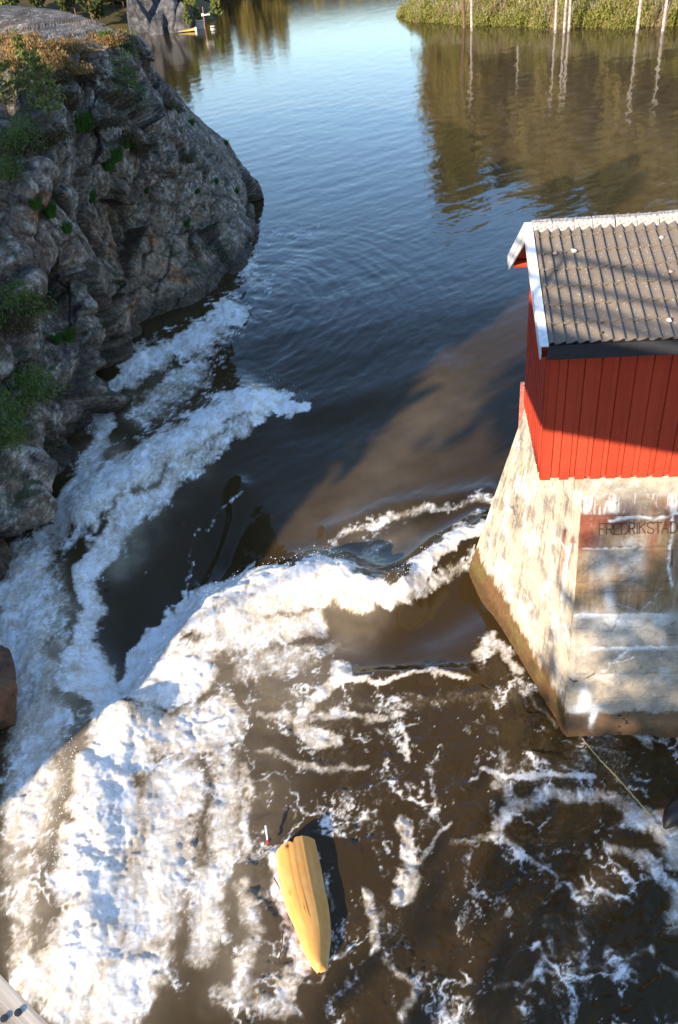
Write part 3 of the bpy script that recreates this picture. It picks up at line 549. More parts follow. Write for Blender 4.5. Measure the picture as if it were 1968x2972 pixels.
top = np.array([NL(zT), NS(zT), BR(zT), FR(zT), FL(zT)]); Vt = np.concatenate([top, top.mean(0)[None]]); pier_part('top_face', Vt, np.array([[5, (i + 1) % 5, i] for i in range(5)]), np.repeat(conc[None] * 1.15, 6, 0), False)
# carved words, traced from the stone
GL = {'F': [[(0, 1), (0, 0)], [(0, 0), (1, 0)], [(0, .48), (.7, .48)]], 'R': [[(0, 1), (0, 0), (.8, 0), (1, .15), (1, .36), (.8, .5), (0, .5)], [(.5, .5), (1, 1)]], 'E': [[(1, 0), (0, 0), (0, 1), (1, 1)], [(0, .5), (.75, .5)]],
      'D': [[(0, 0), (.6, 0), (1, .25), (1, .75), (.6, 1), (0, 1), (0, 0)]], 'I': [[(.5, 0), (.5, 1)]], 'K': [[(0, 0), (0, 1)], [(1, 0), (0, .52)], [(.35, .4), (1, 1)]], 'S': [[(1, .12), (.75, 0), (.25, 0), (0, .15), (0, .35), (.25, .47), (.75, .55), (1, .7), (1, .88), (.75, 1), (.2, 1), (0, .85)]],
      'T': [[(0, 0), (1, 0)], [(.5, 0), (.5, 1)]], 'A': [[(0, 1), (.5, 0), (1, 1)], [(.2, .62), (.8, .62)]]}
M_cut = plain('carved_letter', (.10, .052, .03), (.17, .09, .05), 30, .9)
def carve(name, ch, x0, x1, y0, y1, w=.012):
    parts = []
    for st in GL[ch]:
        for (p, q) in zip(st[:-1], st[1:]):
            P_ = on_plane(x0 + (x1 - x0) * p[0], y0 + (y1 - y0) * p[1], nF, A0); Q_ = on_plane(x0 + (x1 - x0) * q[0], y0 + (y1 - y0) * q[1], nF, A0)
            a = Q_ - P_; L = np.linalg.norm(a); a /= L; bb = np.cross(nF, a); parts.append(box((P_ + Q_) / 2 - A0, (a, bb, nF), (L + w * .8, w, .034)))
    V, Fq = join(parts); o = obj(name, mesh(name, V, Fq, M_cut), pier); return o
for ch, x0, x1 in [('F', 400, 490), ('R', 508, 600), ('E', 622, 712), ('D', 730, 826), ('R', 846, 925), ('I', 935, 985), ('K', 992, 1080), ('S', 1115, 1205), ('T', 1215, 1325), ('A', 1328, 1418), ('D', 1458, 1548), ]:
    sl = (x0 - 400) * -.027
    carve('letter', ch, 1660 + x0 / 5.09, 1660 + x1 / 5.09, 1480 + (202 + sl) / 5.09, 1480 + (362 + sl) / 5.09)
carve('letter', 'I', 1946, 1954, 1594, 1640, .016)

# ================================================================ HUT
def uniq(m): return m
b = NB('red_board'); vv = b.map(b.obj(), (30, 30, 1.6)); nn = b.noise(2.2, 5, .6, vv)
rc = b.mix(b.ramp(nn, [(.3, 0.), (.75, 1.)]), (.42, .045, .018), (.35, .034, .014)); rc = b.mix(b.math('MULTIPLY', b.rand(), .5), rc, (.50, .066, .028))
rc = b.mix(b.ramp(b.noise(55, 2, .5, b.obj()), [(.70, 0.), (.74, .7)]), rc, (.5, .32, .26)); b.bump(nn, .25, .004); M_red = b.done(rc, .55, .3)
M_white = plain('white_paint', (.80, .79, .76), (.66, .64, .60), 14, .5, .3, .25)
M_black = plain('black_metal', (.022, .022, .024), (.03, .03, .032), 12, .5, .4, .1)
b = NB('roof_tile'); rn = b.noise(9, 6, .65, b.obj()); tc = b.mix(b.rand(), (.19, .15, .12), (.26, .205, .155)); tc = b.mix(b.ramp(rn, [(.4, 0.), (.68, .9)]), tc, (.25, .19, .12))
tc = b.mix(b.ramp(b.noise(34, 3, .6, b.n('ShaderNodeNewGeometry').outputs['Position']), [(.63, 0.), (.68, .85)]), tc, (.62, .60, .55)); b.bump(b.noise(60, 4, .7, b.obj()), .4, .006); M_tile = b.done(b.mix(.25, tc, (.03, .027, .025)), .8, .25)
b = NB('ridge_tile'); rn = b.noise(26, 6, .7, b.obj()); M_ridge = b.done(b.ramp(rn, [(.36, (.16, .13, .10)), (.50, (.42, .36, .29)), (.64, (.70, .66, .58))]), .85, .2); 
M_moss = plain('moss', (.10, .07, .02), (.05, .045, .012), 20, .95)
hut = empty('hut', c0); tag(hut, 'small red boarded hut with dark tiled roof on the pier', 'hut')
R3 = Matrix(((fd[0], dd[0], 0), (fd[1], dd[1], 0), (0, 0, 1)))
hut.rotation_euler = R3.to_euler()
# local axes now: x along the front, y into the depth, z up; origin at the near left foot
E3 = np.eye(3); HW, HD, RD = 3.3, 2.43, 2.1; RUN = RD + .4; zE, zR, zE2 = 2.48, 3.34, 2.02      # eave and ridge height of the tile plane above the foot
def part(name, VF, mat, parent=hut, smooth=False): 
    V, Fq = VF if not isinstance(VF, list) else join(VF); return obj(name, mesh(name, V, Fq, mat, None, smooth), parent)
core = part('wall', [box((HW / 2 + .0, HD / 2, 1.3), E3, (HW - .02, HD - .02, 2.5))], M_red)
under = box((.0, 0, 1.24), E3, (.118, .02, 2.48)); over = box((0, 0, 1.235), E3, (.148, .024, 2.50))
mu = mesh('board', *under, M_red); mo = mesh('board', *over, M_red)
o = obj('corner_board', mesh('corner_board', *join([box((.055, -.028, 1.235), E3, (.135, .024, 2.5)), box((-.026, .03, 1.235), E3, (.024, .115, 2.5))]), M_red), hut)
per = .238; fw_ = obj('front_wall', mesh('front_wall', *box((HW / 2, .004, 1.25), E3, (HW, .008, 2.46)), M_red), hut)
k = 0; x = .16
while x + .06 < HW:
    w = rng.normal(0, .002); ob = obj('board', mu, fw_, (x + .03, -.008, .012)); ob = obj('board', mo, fw_, (x + .045 + .126 + w, -.026, 0)); x += per
gw = obj('gable_wall', mesh('gable_wall', *box((-.002, HD / 2, 1.25), E3, (.008, HD, 2.46)), M_red), hut)
sl = (zR - zE) / RUN; roof_z = lambda q: zE - .12 + sl * (.4 + (q if q < RD else 2 * RD - q))
def gboard(y, w, t, zb):
    t0 = roof_z(y - w / 2); t1 = roof_z(y + w / 2); V, Fq = box((0, 0, 0), E3, (t, w, 1)); V = V.copy()
    for q in V: q[2] = zb if q[2] < 0 else (t0 if q[1] < 0 else t1)
    return V, Fq
y = .10
while y < HD - .02:
    V, Fq = gboard(y + .03, .118, .02, .012); obj('board', mesh('board', V, Fq, M_red), gw, (-.016, y + .03, 0))
    V, Fq = gboard(y + .15, .148, .024, 0.); obj('board', mesh('board', V, Fq, M_red), gw, (-.038, y + .15, 0)); y += per
# roof
OV = .20; xl = -OV; SL = math.hypot(RUN, zR - zE); rs = np.array([0, RUN, zR - zE]) / SL; rn_ = np.array([0, -(zR - zE), RUN]) / SL; SL2 = math.hypot(RUN, zR - zE2); rs2 = np.array([0, -RUN, zR - zE2]) / SL2; rn2 = np.array([0, zR - zE2, RUN]) / SL2; YB = 2 * RD + .4
eave = np.array([0, -.4, zE]); roof = part('roof', [box(eave + rs * SL / 2 - rn_ * .045 + np.array([HW / 2, 0, 0]), ([1, 0, 0], rs, rn_), (HW + 2 * OV - .02, SL - .02, .03)),
    box(np.array([HW / 2, YB, zE2]) + rs2 * SL2 / 2 - rn2 * .03, ([1, 0, 0], rs2, rn2), (HW + 2 * OV - .02, SL2 - .02, .07))], M_black)
tw, te = .312, .385; pr1 = np.array([(0, 0), (.30, .0), (.50, .010), (.66, .028), (.80, .040), (.91, .041), (.965, .030), (.985, .0)]); pr = np.concatenate([pr1 * [.5, 1], pr1 * [.5, 1] + [.5, 0], [(1., -.004)]])
def tile_mesh(part_=1.0, s=0):
    r = np.random.default_rng(s); V = []; tl = te + .05
    for (yy_, lift) in ((0, .024), (tl * .5, .012), (tl, 0.)):
        for a, h in pr[(pr[:, 0] >= 1 - part_)]: V.append([(a - (1 - part_)) * tw, yy_, h + lift + r.normal(0, .0006)])
    n = len(V) // 3; Fq = [[q * n + i, q * n + i + 1, (q + 1) * n + i + 1, (q + 1) * n + i] for q in range(2) for i in range(n - 1)]
    b0 = len(V); V += [[v_[0], v_[1] + .002, v_[2] - .018] for v_ in V[:n]]; Fq += [[i + 1, i, b0 + i, b0 + i + 1] for i in range(n - 1)]
    return mesh('roof_tile', V, np.array(Fq), M_tile, None, False)
tms = [tile_mesh(1, s) for s in range(4)]; thalf = tile_mesh(.25, 9)
Rt = Matrix((( 1, 0, 0), (0, rs[1], rn_[1]), (0, rs[2], rn_[2]))).to_euler()
mossp = []; ncol = int((HW + OV) / tw)
for r in range(7):
    for c in range(-1, ncol):
        x = xl + .10 + (c * tw if c >= 0 else -.0) + (.25 * tw if c >= 0 else 0)
        p = eave + rs * (r * te + rng.normal(0, .004)) + rn_ * (-.012) + np.array([x + rng.normal(0, .0015), 0, 0])
        ob = obj('roof_tile', thalf if c < 0 else tms[rng.integers(4)], roof, p); ob.rotation_euler = Rt; ob.rotation_euler.z += rng.normal(0, .008)
        if r > 0:
            for _ in range(rng.integers(4, 13)):
                q_ = rng.integers(2) * .5 + rng.beta(1.2, 1.6) * .40; mossp.append(p + rs * rng.normal(-.004, .008) + rn_ * (.010 + .03 * max(0, (q_ % .5) - .2) + abs(rng.normal(0, .006))) + np.array([q_ * tw, 0, 0]))
mv, mf = quads(np.array(mossp), .013, .9); kind(part('moss', (mv, mf), M_moss, roof), 'stuff')
hx = np.array([(-.20, -.095), (-.175, -.02), (-.07, .05), (.07, .05), (.175, -.02), (.20, -.095)])
x = xl + .105; k = 0
while x < HW + OV - .1:
    L = [.29, .31, .26, .325, .30, .31, .30, .28, .31, .30, .29, .3][k]; V = []; r = np.random.default_rng(k)
    for ex, s in ((0, .96), (.02, 1.), (L * .97, 1.0), (L, .97)):
        for (yy_, zz) in hx: V.append([ex + r.normal(0, .003), yy_ * s + r.normal(0, .003), zz * s + r.normal(0, .003)])
    Fq = [[q * 6 + i, q * 6 + i + 1, (q + 1) * 6 + i + 1, (q + 1) * 6 + i] for q in range(3) for i in range(5)] + [[0, 5, 4, 1], [1, 4, 3, 2], [18, 19, 22, 23], [19, 20, 21, 22]]
    ob = obj('ridge_tile', mesh('ridge_tile', V, np.array(Fq), M_ridge), roof, (x, RD, zR + .005)); ob.rotation_euler = (rng.normal(0, .02), rng.normal(0, .012), rng.normal(0, .01)); x += L + .012; k += 1
# verge boards: two lapped boards down each slope, and the black flashing beside the tiles
def barge(sgn, name):
    y0 = RD; ze_, sl_ = (zE, SL) if sgn > 0 else (zE2, SL2); d = np.array([0, -sgn * RUN, -(zR - ze_)]) / sl_; n = np.array([0, -sgn * (zR - ze_), RUN]) / sl_; Lb = sl_ + (.08 if sgn > 0 else .25)
    ap = np.array([xl, y0, zR + .02])
    ps = [box(ap + d * Lb / 2 - n * .065 + np.array([-.012, 0, 0]), ([1, 0, 0], d, n), (.022, Lb, .15)), box(ap + d * (Lb - .03) / 2 - n * .185 + np.array([.006, 0, 0]), ([1, 0, 0], d, n), (.02, Lb - .03, .13)),
          box(ap + d * Lb / 2 + n * .018 + np.array([.036, 0, 0]), ([1, 0, 0], d, n), (.118, Lb, .018))]
    return part(name, ps, M_white)
barge(1, 'verge_board'); barge(-1, 'verge_board')
part('flashing', [box(eave + rs * SL / 2 + rn_ * .002 + np.array([xl + .115, 0, 0]), ([1, 0, 0], rs, rn_), (.05, SL, .02))], M_black)
part('fascia', [box((HW / 2 + .03, -.415, zE - .115), E3, (HW + 2 * OV - .12, .022, .21))], M_black)
part('soffit', [box((HW / 2, -.2, zE - .20), E3, (HW + 2 * OV - .06, .40, .02))], M_red)
part('porch_ceiling', [box(np.array([HW / 2, YB, zE2]) + rs2 * SL2 * .46 - rn2 * .10, ([1, 0, 0], rs2, rn2), (HW + 2 * OV - .06, SL2 * .9, .03)), box((HW / 2, YB - .35, zE2 - .02), E3, (HW + 2 * OV - .1, .1, .14))], M_red)
part('verge_soffit', [box(np.array([xl / 2, 0, 0]) + eave + rs * SL / 2 - rn_ * .09, ([1, 0, 0], rs, rn_), (OV - .02, SL, .02))], M_red)
part('floor_beam', [box((HW / 2 + .15, HD / 2, -.03), E3, (HW - .5, HD - .3, .06))], plain('old_timber', (.16, .13, .10), rough=.8))
# stones lying on the roof
b = NB('pale_stone'); M_st1 = b.done(b.ramp(b.noise(40, 4, .6, b.obj()), [(.35, (.28, .26, .25)), (.6, (.66, .63, .58))]), .8, .2)
b = NB('pink_stone'); M_st2 = b.done(b.ramp(b.noise(40, 4, .6, b.obj()), [(.35, (.25, .14, .12)), (.6, (.46, .33, .29))]), .8, .2)
hm = np.array([fd, dd, kz]).T; roofn = hm @ rn_; roofp = c0 + hm @ eave
for px_, py_2, r, mt, sd_, lb in [(1612, 732, .045, M_st2, 11, 'reddish flat stone on the roof tiles near the white verge board'), (1667, 726, .042, M_st1, 12, 'grey and white stone on the roof beside the reddish one'), (1921, 687, .04, M_st1, 13, 'pale stone on the second tile row below the ridge'),
        (1948, 786, .04, M_st2, 14, 'pinkish stone low on the right of the tiled roof'), (1942, 926, .036, M_st1, 15, 'small white stone near the eave of the tiled roof'), (1745, 964, .026, M_moss, 16, 'yellowish moss clump on the eave edge of the roof')]:
    p = on_plane(px_, py_2, roofn, roofp + roofn * .05); nm = 'moss_clump' if 'moss' in lb else 'stone'
    tag(obj(nm, rock_mesh(nm, (r * 1.1, r * .95, r * .75), sd_, mt, 12), None, p - roofn * .01, sd_), lb, 'moss' if 'moss' in lb else 'stone', None if 'moss' in lb else 'stones on the hut roof')
# red post with a pale cap behind the hut
po = empty('red_post', at_y(1512, 1215, 12.9)); pp = at_y(1512, 1215, 12.9); tag(po, 'red steel post with a small grey cap sticking out behind the hut', 'post')
M_redst = plain('red_steel', (.42, .10, .07), (.5, .2, .16), 10, .5)
hh = at_y(1512, 1150, 12.9)[2] - pp[2] + .25
part('web', box((0.03, 0, hh / 2 - .4), (fd, dd, kz), (.03, .14, hh + .8)), M_redst, po); part('flange', box((.045, .085, hh / 2 - .4), (fd, dd, kz), (.12, .02, hh + .8)), M_redst, po); part('flange', box((.045, -.085, hh / 2 - .4), (fd, dd, kz), (.12, .02, hh + .8)), M_redst, po)
part('cap', tube([(.05, 0, hh), (.05, 0, hh + .05)], [.045, .03], 8), plain('grey_cap', (.5, .48, .46)), po); part('base_plate', box((.04, 0, -.8), E3, (.2, .25, .02)), M_redst, po)

# ================================================================ FOOTBRIDGE the picture is taken from
e3 = np.array([.767, -.637, -.099]); e3 /= np.linalg.norm(e3); nb = np.array([.637, .767, 0]); nb /= np.linalg.norm(nb); ub = np.cross(e3, nb); ub *= np.sign(ub[2])
e_h = np.array([.767, -.637, 0])
b = NB('weathered_wood'); gcoord = b.map(b.obj(), (.6, 22, 22)); g1 = b.noise(3., 6, .65, gcoord); g2 = b.noise(9, 3, .6, gcoord)
wc = b.ramp(g1, [(.36, (.17, .13, .095)), (.47, (.42, .335, .24)), (.60, (.58, .48, .36))]); wc = b.mix(b.ramp(g2, [(.55, 0.), (.68, .7)]), wc, (.24, .18, .13)); b.bump(g1, .5, .003); M_wood = b.done(wc, .9, .1)
M_steel = plain('grey_steel', (.25, .26, .27), rough=.5)
bro = np.array([-.02, 0, 0.]); edge = np.array([-.30, .33, 12.06]); edge = at_z(70, 2900, 12.06)         # a point on the outer edge of the handrail
fb_ = empty('footbridge', edge); tag(fb_, 'timber footbridge crossing the gorge with weathered handrail in the bottom left corner', 'footbridge')
fb_.rotation_euler = Matrix((e3, nb, ub)).transposed().to_euler()
# local: x along the bridge, y towards the view, z up ; handrail outer edge on the x axis
LB0, LB1 = -12., 11.
def bpart(name, c, s, mat=M_wood): return part(name, box(c, E3, s), mat, fb_)
hr = bpart('handrail', ((LB0 + LB1) / 2, -.0725, -.0225), (LB1 - LB0, .145, .045)); inv = np.array([e3, nb, ub])
for px_, py_2 in ((53.6, 2940), (13, 2957)):
    w = inv @ (on_plane(px_, py_2, ub, edge) - edge); part('screw_head', tube([(w[0], w[1], -.004), (w[0], w[1], .0015)], [.0032, .0030], 10), M_black, hr)
    V = [[w[0] + .0034 * math.cos(a), w[1] + .0034 * math.sin(a), .0016] for a in np.linspace(0, 2 * np.pi, 10, False)]; 
    part('screw_top', (np.array(V + [[w[0], w[1], .0018]]), np.array([[10, i, (i + 1) % 10] for i in range(10)])), M_black, hr)
for yb, dz in ((-.06, 0), (-1.86, 0)):
    if yb < -1: bpart('handrail', ((LB0 + LB1) / 2, yb, -.0225), (LB1 - LB0, .10, .045))
    bpart('rail', ((LB0 + LB1) / 2, yb, -.37), (LB1 - LB0, .045, .065)); bpart('rail', ((LB0 + LB1) / 2, yb, -.74), (LB1 - LB0, .045, .065))
    for x in np.arange(LB0 + .8, LB1, 2.3): bpart('post', (x, yb - .05, -.62), (.09, .05, 1.1))
for x in np.arange(LB0, LB1, .2): bpart('deck_plank', (x + .095, -.97, -1.24), (.19, 1.8, .05))
for yb, zl in ((-.22, -2.51), (-1.72, -1.92)): bpart('girder', ((LB0 + LB1) / 2, yb, (zl - 1.27) / 2), (LB1 - LB0, .22, -1.27 - zl), M_steel)
# the smaller side members that close the girder in
bpart('kick_board', ((LB0 + LB1) / 2, -.10, -1.10), (LB1 - LB0, .03, .22)); bpart('kick_board', ((LB0 + LB1) / 2, -1.84, -1.10), (LB1 - LB0, .03, .22))
bpart('crossbeam', ((LB0 + LB1) / 2, -.97, -1.4), (LB1 - LB0, 1.3, .16), M_steel)

# ================================================================ THINGS IN THE WATER
b = NB('yellow_hull'); ho = b.attr('col', 'Color'); b.bump(b.noise(14, 4, .6, b.obj()), .12, .01); M_hull = b.done(ho, .38, .4)
Lp = D((640,1972),(646,2020),(654,2062),(668,2108),(686,2150),(702,2195),(718,2228),(734,2250)); Rp = D((728,1950),(738,1998),(748,2050),(757,2100),(762,2150),(761,2200),(755,2238),(741,2249))
ns, nq = 90, 41; Lc = catmull(np.array([at_z(*p, .02) for p in Lp]), ns); Rc = catmull(np.array([at_z(*p, .02) for p in Rp]), ns)
t = np.linspace(0, 1, ns); q = np.linspace(-1, 1, nq); hp = (.30 * (1 - .25 * t)) * np.sqrt(np.clip(1 - np.clip((t - .80) / .2, 0, 1) ** 3.0 * .93, 0, 1))
V = []; Cc = []; mid_ = (Lc + Rc) / 2; hw_ = (Rc - Lc) / 2 * 1.08
for i in range(ns):
    for s in q:
        h = hp[i] * (1 - abs(s) ** 2.6) ** .75; gx_ = .012 * math.exp(-((s - .42) / .06) ** 2) * (1 - t[i]) - .010 * math.exp(-((s + .30) / .05) ** 2) * (1 - t[i] * .8)
        p = mid_[i] + hw_[i] * s + np.array([0, 0, h + gx_ - .04]); V.append(p)
V = np.array(V).reshape(ns, nq, 3)
jag = .05 * ss(-.1, .05, q) - .05 * np.exp(-((q + .08) / .09) ** 2) + .012 * pn(q * 5, q * 0)
ax = mid_[0] - mid_[6]; ax /= np.linalg.norm(ax); V[0] += ax[None] * jag[:, None]
tt, qq = np.meshgrid(t, q, indexing='ij'); tt = tt.ravel(); qq = qq.ravel(); hn = fbm(tt * 6, qq * 2, 4, 401); hs = fbm(tt * 3, qq * 9, 4, 403)
Cc = np.repeat(np.array([.62, .305, .075])[None], ns * nq, 0); Cc = blend(Cc, [.66, .36, .12], ss(-.1, .3, hn) * .7); Cc = blend(Cc, [.58, .29, .07], ss(.1, .5, hs) * .22 + .4 * ss(.35, .75, tt) * ss(.5, .1, abs(qq - .35)))
Cc = blend(Cc, [.12, .05, .015], np.exp(-((qq - (-.02 + .30 * tt - .12 * np.sin(tt * 3))) / .022) ** 2) * (tt < .52)); Cc = blend(Cc, [.3, .13, .03], .6 * np.exp(-((qq - .28) / .02) ** 2) * (tt < .36)); Cc = blend(Cc, [.3, .13, .03], .5 * np.exp(-((qq + .30) / .018) ** 2) * (tt < .45))
Cc = blend(Cc, [.05, .03, .02], np.exp(-(((tt - .035) / .012) ** 2 + ((qq + .36) / .10) ** 2)) * 1.4); Cc = blend(Cc, [.22, .09, .02], np.exp(-(((tt - .46) / .02) ** 2 + ((qq + .16) / .03) ** 2)) + np.exp(-(((tt - .34) / .012) ** 2 + ((qq + .62) / .03) ** 2)))
Cc = blend(Cc, [.80, .62, .32], ss(.78, .98, np.abs(qq)) * .35 + ss(.93, 1, tt) * .3); Cc = np.clip(Cc * (1 + .12 * fbm(tt * 20, qq * 7, 3, 407)[:, None]), .01, .85)
hull = empty('boat_hull', mid_[40]); tag(hull, 'broken yellow boat hull floating upside down in brown water', 'boat hull')
obj('shell', mesh('shell', V.reshape(-1, 3) - mid_[40], grid_faces(ns, nq), M_hull, {'col': Cc}, True), hull)
rim = V[0] - mid_[40]; inner = rim - ax[None] * .10; inner[:, 2] -= .02; part('broken_end', (np.concatenate([rim, inner]), np.array([[i, i + 1, nq + i + 1, nq + i] for i in range(nq - 1)] + [[nq + i, nq + i + 1, nq + nq - 2 - i, nq + nq - 1 - i] for i in range(nq // 2 - 1)])), plain('dark_inside', (.06, .03, .01)), hull)
# float
f0, f1 = at_z(771, 2396, .22), at_z(778, 2448, .12); fl = empty('fishing_float', f0); tag(fl, 'slim white float stick with a red tip beside the yellow hull', 'float')
z3 = np.zeros(3); a = f1 - f0
part('stick', tube([z3, a * .1, a * .82], [.016, .021, .016], 8), M_white, fl); part('tip', tube([a * .82, a * .9, a * 1.02], [.016, .022, .015], 8), plain('float_red', (.55, .02, .04)), fl)
# mooring rope
rp = [at_z(1690, 2143, .04), at_z(1740, 2203, .12), at_z(1742 + 45, 2252, .10), at_z(1840, 2312, .12), at_z(1888, 2367, .06)]; R_ = catmull(np.array(rp), 60)
R_ += np.stack([.012 * np.sin(np.arange(60) * 1.1), .0 * np.arange(60), .0 * np.arange(60)], 1) * .4
tag(obj('rope', mesh('rope', *tube(R_ - R_[0], .013 + .004 * np.sin(np.arange(60) * 2.1) ** 2, 7), plain('rope_fibre', (.52, .40, .17), (.36, .27, .12), 30, .9), None, True), None, R_[0]), 'yellowish rope stretched across the water below the concrete pier', 'rope')
# dark timber at the right edge
lg = [at_z(1928, 2405, .05), at_z(1950, 2372, .16), at_z(1985, 2345, .25), at_z(2080, 2280, .3)]
tag(obj('log', mesh('log', *tube(catmull(np.array(lg), 14) - lg[0], [.02, .05, .09, .12, .15, .17, .18, .19, .2, .2, .2, .2, .2, .2], 9), plain('wet_bark', (.018, .014, .012), (.035, .022, .016), 12, .45, .5), None, True), None, lg[0]), 'dark wet log poking in at the right edge amid foam', 'log')
s0, s1_ = at_z(1378, 1580, .45), at_z(1362, 1634, .12); tag(obj('stick', mesh('stick', *box((s1_ - s0) / 2, ((s1_ - s0) / np.linalg.norm(s1_ - s0), nF, np.cross((s1_ - s0) / np.linalg.norm(s1_ - s0), nF)), (np.linalg.norm(s1_ - s0), .02, .045)), plain('grey_wood', (.5, .46, .42))), None, s0), 'thin grey stick leaning on the upstream corner of the pier', 'stick')
for pts, lb in [([(795, 2548), (805, 2565), (812, 2580)], 'short reddish twig floating at the middle of the yellow hull'), ([(822, 2700), (818, 2740), (810, 2790)], 'longer brown twig floating beside the bow of the yellow hull')]:
    P_ = np.array([at_z(*p, .07) for p in pts]); tag(obj('twig', mesh('twig', *tube(catmull(P_, 8) - P_[0], np.linspace(.012, .006, 8), 6), plain('twig_bark', (.13, .05, .03))), None, P_[0]), lb, 'twig', 'twigs beside the hull')

# ================================================================ VEGETATION
M_heath = leafmat('heather_leaf', (.30, .17, .065), (.20, .13, .035)); M_heathd = leafmat('dark_heather', (.11, .075, .032), (.06, .045, .02)); M_pine = leafmat('pine_needle', (.19, .20, .045), (.11, .13, .03)); M_jun = leafmat('juniper_needle', (.085, .135, .022), (.13, .15, .03))
M_leaf = leafmat('young_leaf', (.11, .17, .02), (.07, .12, .015), .35); M_grass = leafmat('grass_blade', (.045, .13, .018), (.08, .15, .02), .35); M_bush = leafmat('bank_bush_leaf', (.36, .32, .08), (.20, .21, .05), .45); M_bush2 = leafmat('bank_twigs', (.44, .33, .19), (.28, .21, .10), .4); M_spr = leafmat('spruce_needle', (.05, .065, .016), (.085, .09, .024))
M_olive = leafmat('spring_crown', (.40, .31, .09), (.27, .22, .06), .45)
M_bark = plain('pine_bark', (.18, .10, .055), (.09, .06, .04), 6, .9); M_birch = plain('birch_bark', (.50, .44, .38), (.20, .16, .13), 2.5, .8); M_dbark = plain('grey_bark', (.16, .13, .11), (.08, .07, .06), 8, .9)
def dome(n, r, h, seed, fill=.55):
    g = np.random.default_rng(seed); d = g.normal(size=(n, 3)); d[:, 2] = np.abs(d[:, 2]); d /= np.linalg.norm(d, axis=1)[:, None]; k = (fill + (1 - fill) * g.uniform(0, 1, n)) * (1 + .28 * fbm(d[:, 0] * 2 + seed, d[:, 1] * 2 + d[:, 2], 3, seed % 40))
    return d * k[:, None] * np.array([r, r, h]), g
def bush_mesh(name, n, r, h, size, asp, seed, mat, upb=.8, lumps=5):
    g = np.random.default_rng(seed); Vs = []
    for _ in range(lumps):
        c, g2 = dome(n // lumps, r * g.uniform(.4, .7), h * g.uniform(.5, 1.), seed + _ * 7, .35); off = np.append(g.normal(0, r * .42, 2), 0); Vs.append(quads(c + off, size, asp, g2, upb))
    V, Fq = join(Vs); return mesh(name, V, Fq, mat)
hm_ = [bush_mesh('heather', 1500, .75, .62, .055, .35, s, M_heath, 1.6) for s in (1, 2, 3)]; hd_ = [bush_mesh('heather', 1300, .7, .5, .05, .35, s, M_heathd, 1.4) for s in (4, 5)]
stem_m = mesh('stem', *join([tube([(0, 0, -.15), (.12 * math.cos(a), .12 * math.sin(a), .15), (.25 * math.cos(a), .25 * math.sin(a), .35)], [.015, .01, .004], 5) for a in (0, 1.3, 2.4, 3.9, 5.1)]), M_dbark)
def plantthing(name, fol, px_, py_2, s, label, cat, grp=None, sink=.08, stem=stem_m, leafname='foliage'):
    p, n_ = on_cliff(px_, py_2); t_ = empty(name, p - np.array([0, 0, sink])); t_.rotation_euler.z = rng.uniform(0, 6); t_.scale = (s, s, s); obj(leafname, fol, t_)
    if stem: obj('stem', stem, t_)
    return tag(t_, label, cat, grp)
i = 0
for px_, py_2, s in [(45, 118, 1.0), (95, 135, 1.3), (140, 120, 1.1), (165, 165, 1.1), (210, 120, 1.0), (245, 150, .9), (60, 165, 1.2), (120, 170, 1.1), (300, 95, .95), (330, 100, .9), (190, 185, .9), (80, 90, .8), (20, 95, .9)]:
    plantthing('heather_bush', hm_[i % 3], px_, py_2 + 22, s, 'orange brown heather bush in sunlight on the cliff top', 'heather', 'sunlit heather on the cliff top'); i += 1
for px_, py_2, s in [(225, 215, 1.1), (265, 205, .9), (160, 225, 1.0), (490, 300, 1.0), (520, 310, .8), (300, 350, 1.0), (365, 395, 1.2), (430, 420, 1.0), (540, 455, .8), (200, 270, 1.0), (90, 860, .9), (60, 905, .9), (120, 880, .7), (45, 940, .9), (150, 390, .9), (60, 420, 1.)]:
    plantthing('heather_bush', hd_[i % 2], px_, py_2 + 10, s, 'dark brown heather bush growing from a crack in the shaded cliff face', 'heather', 'dark heather on the cliff face'); i += 1
gp, gg = dome(160, .22, .42, 33, .2); gv = []
for k in range(150):
    a = gg.uniform(0, 6.28); r0 = gg.uniform(0, .14); p0 = np.array([r0 * math.cos(a), r0 * math.sin(a), 0]); tip = p0 + np.array([math.cos(a) * .16, math.sin(a) * .16, gg.uniform(.18, .42)]) + gg.normal(0, .04, 3); sd2 = np.array([-math.sin(a), math.cos(a), 0]) * .014
    m2 = (p0 + tip) / 2 + np.array([0, 0, .06]); gv.append((np.array([p0 - sd2, p0 + sd2, m2 + sd2, m2 - sd2]), np.array([[0, 1, 2, 3]]))); gv.append((np.array([m2 - sd2, m2 + sd2, tip, tip]) + np.array([[0, 0, 0]] * 3 + [[.004, 0, 0]]), np.array([[0, 1, 2, 3]])))
gm_ = mesh('grass_tuft', *join(gv), M_grass)
for px_, py_2, s in [(335, 470, 1.6), (320, 490, 1.5), (345, 462, 1.3), (255, 372, 1.6), (235, 378, 1.3), (385, 432, 1.2), (370, 425, 1.2), (545, 655, 1.0), (270, 580, 1.2), (110, 600, 1.0), (150, 620, 1.2), (205, 985, 1.1), (165, 990, .9), (310, 115, 1.2), (350, 130, 1.1), (200, 670, .9), (575, 560, .9), (560, 360, .9), (660, 420, .9), (630, 530, .8), (690, 560, .8), (430, 560, .8)]:
    p, n_ = on_cliff(px_, py_2); tag(obj('grass_tuft', gm_, None, p - np.array([0, 0, .05]), rng.uniform(0, 6), s), 'small bright green grass tuft on a ledge of the cliff face', 'grass', 'grass tufts on the cliff')
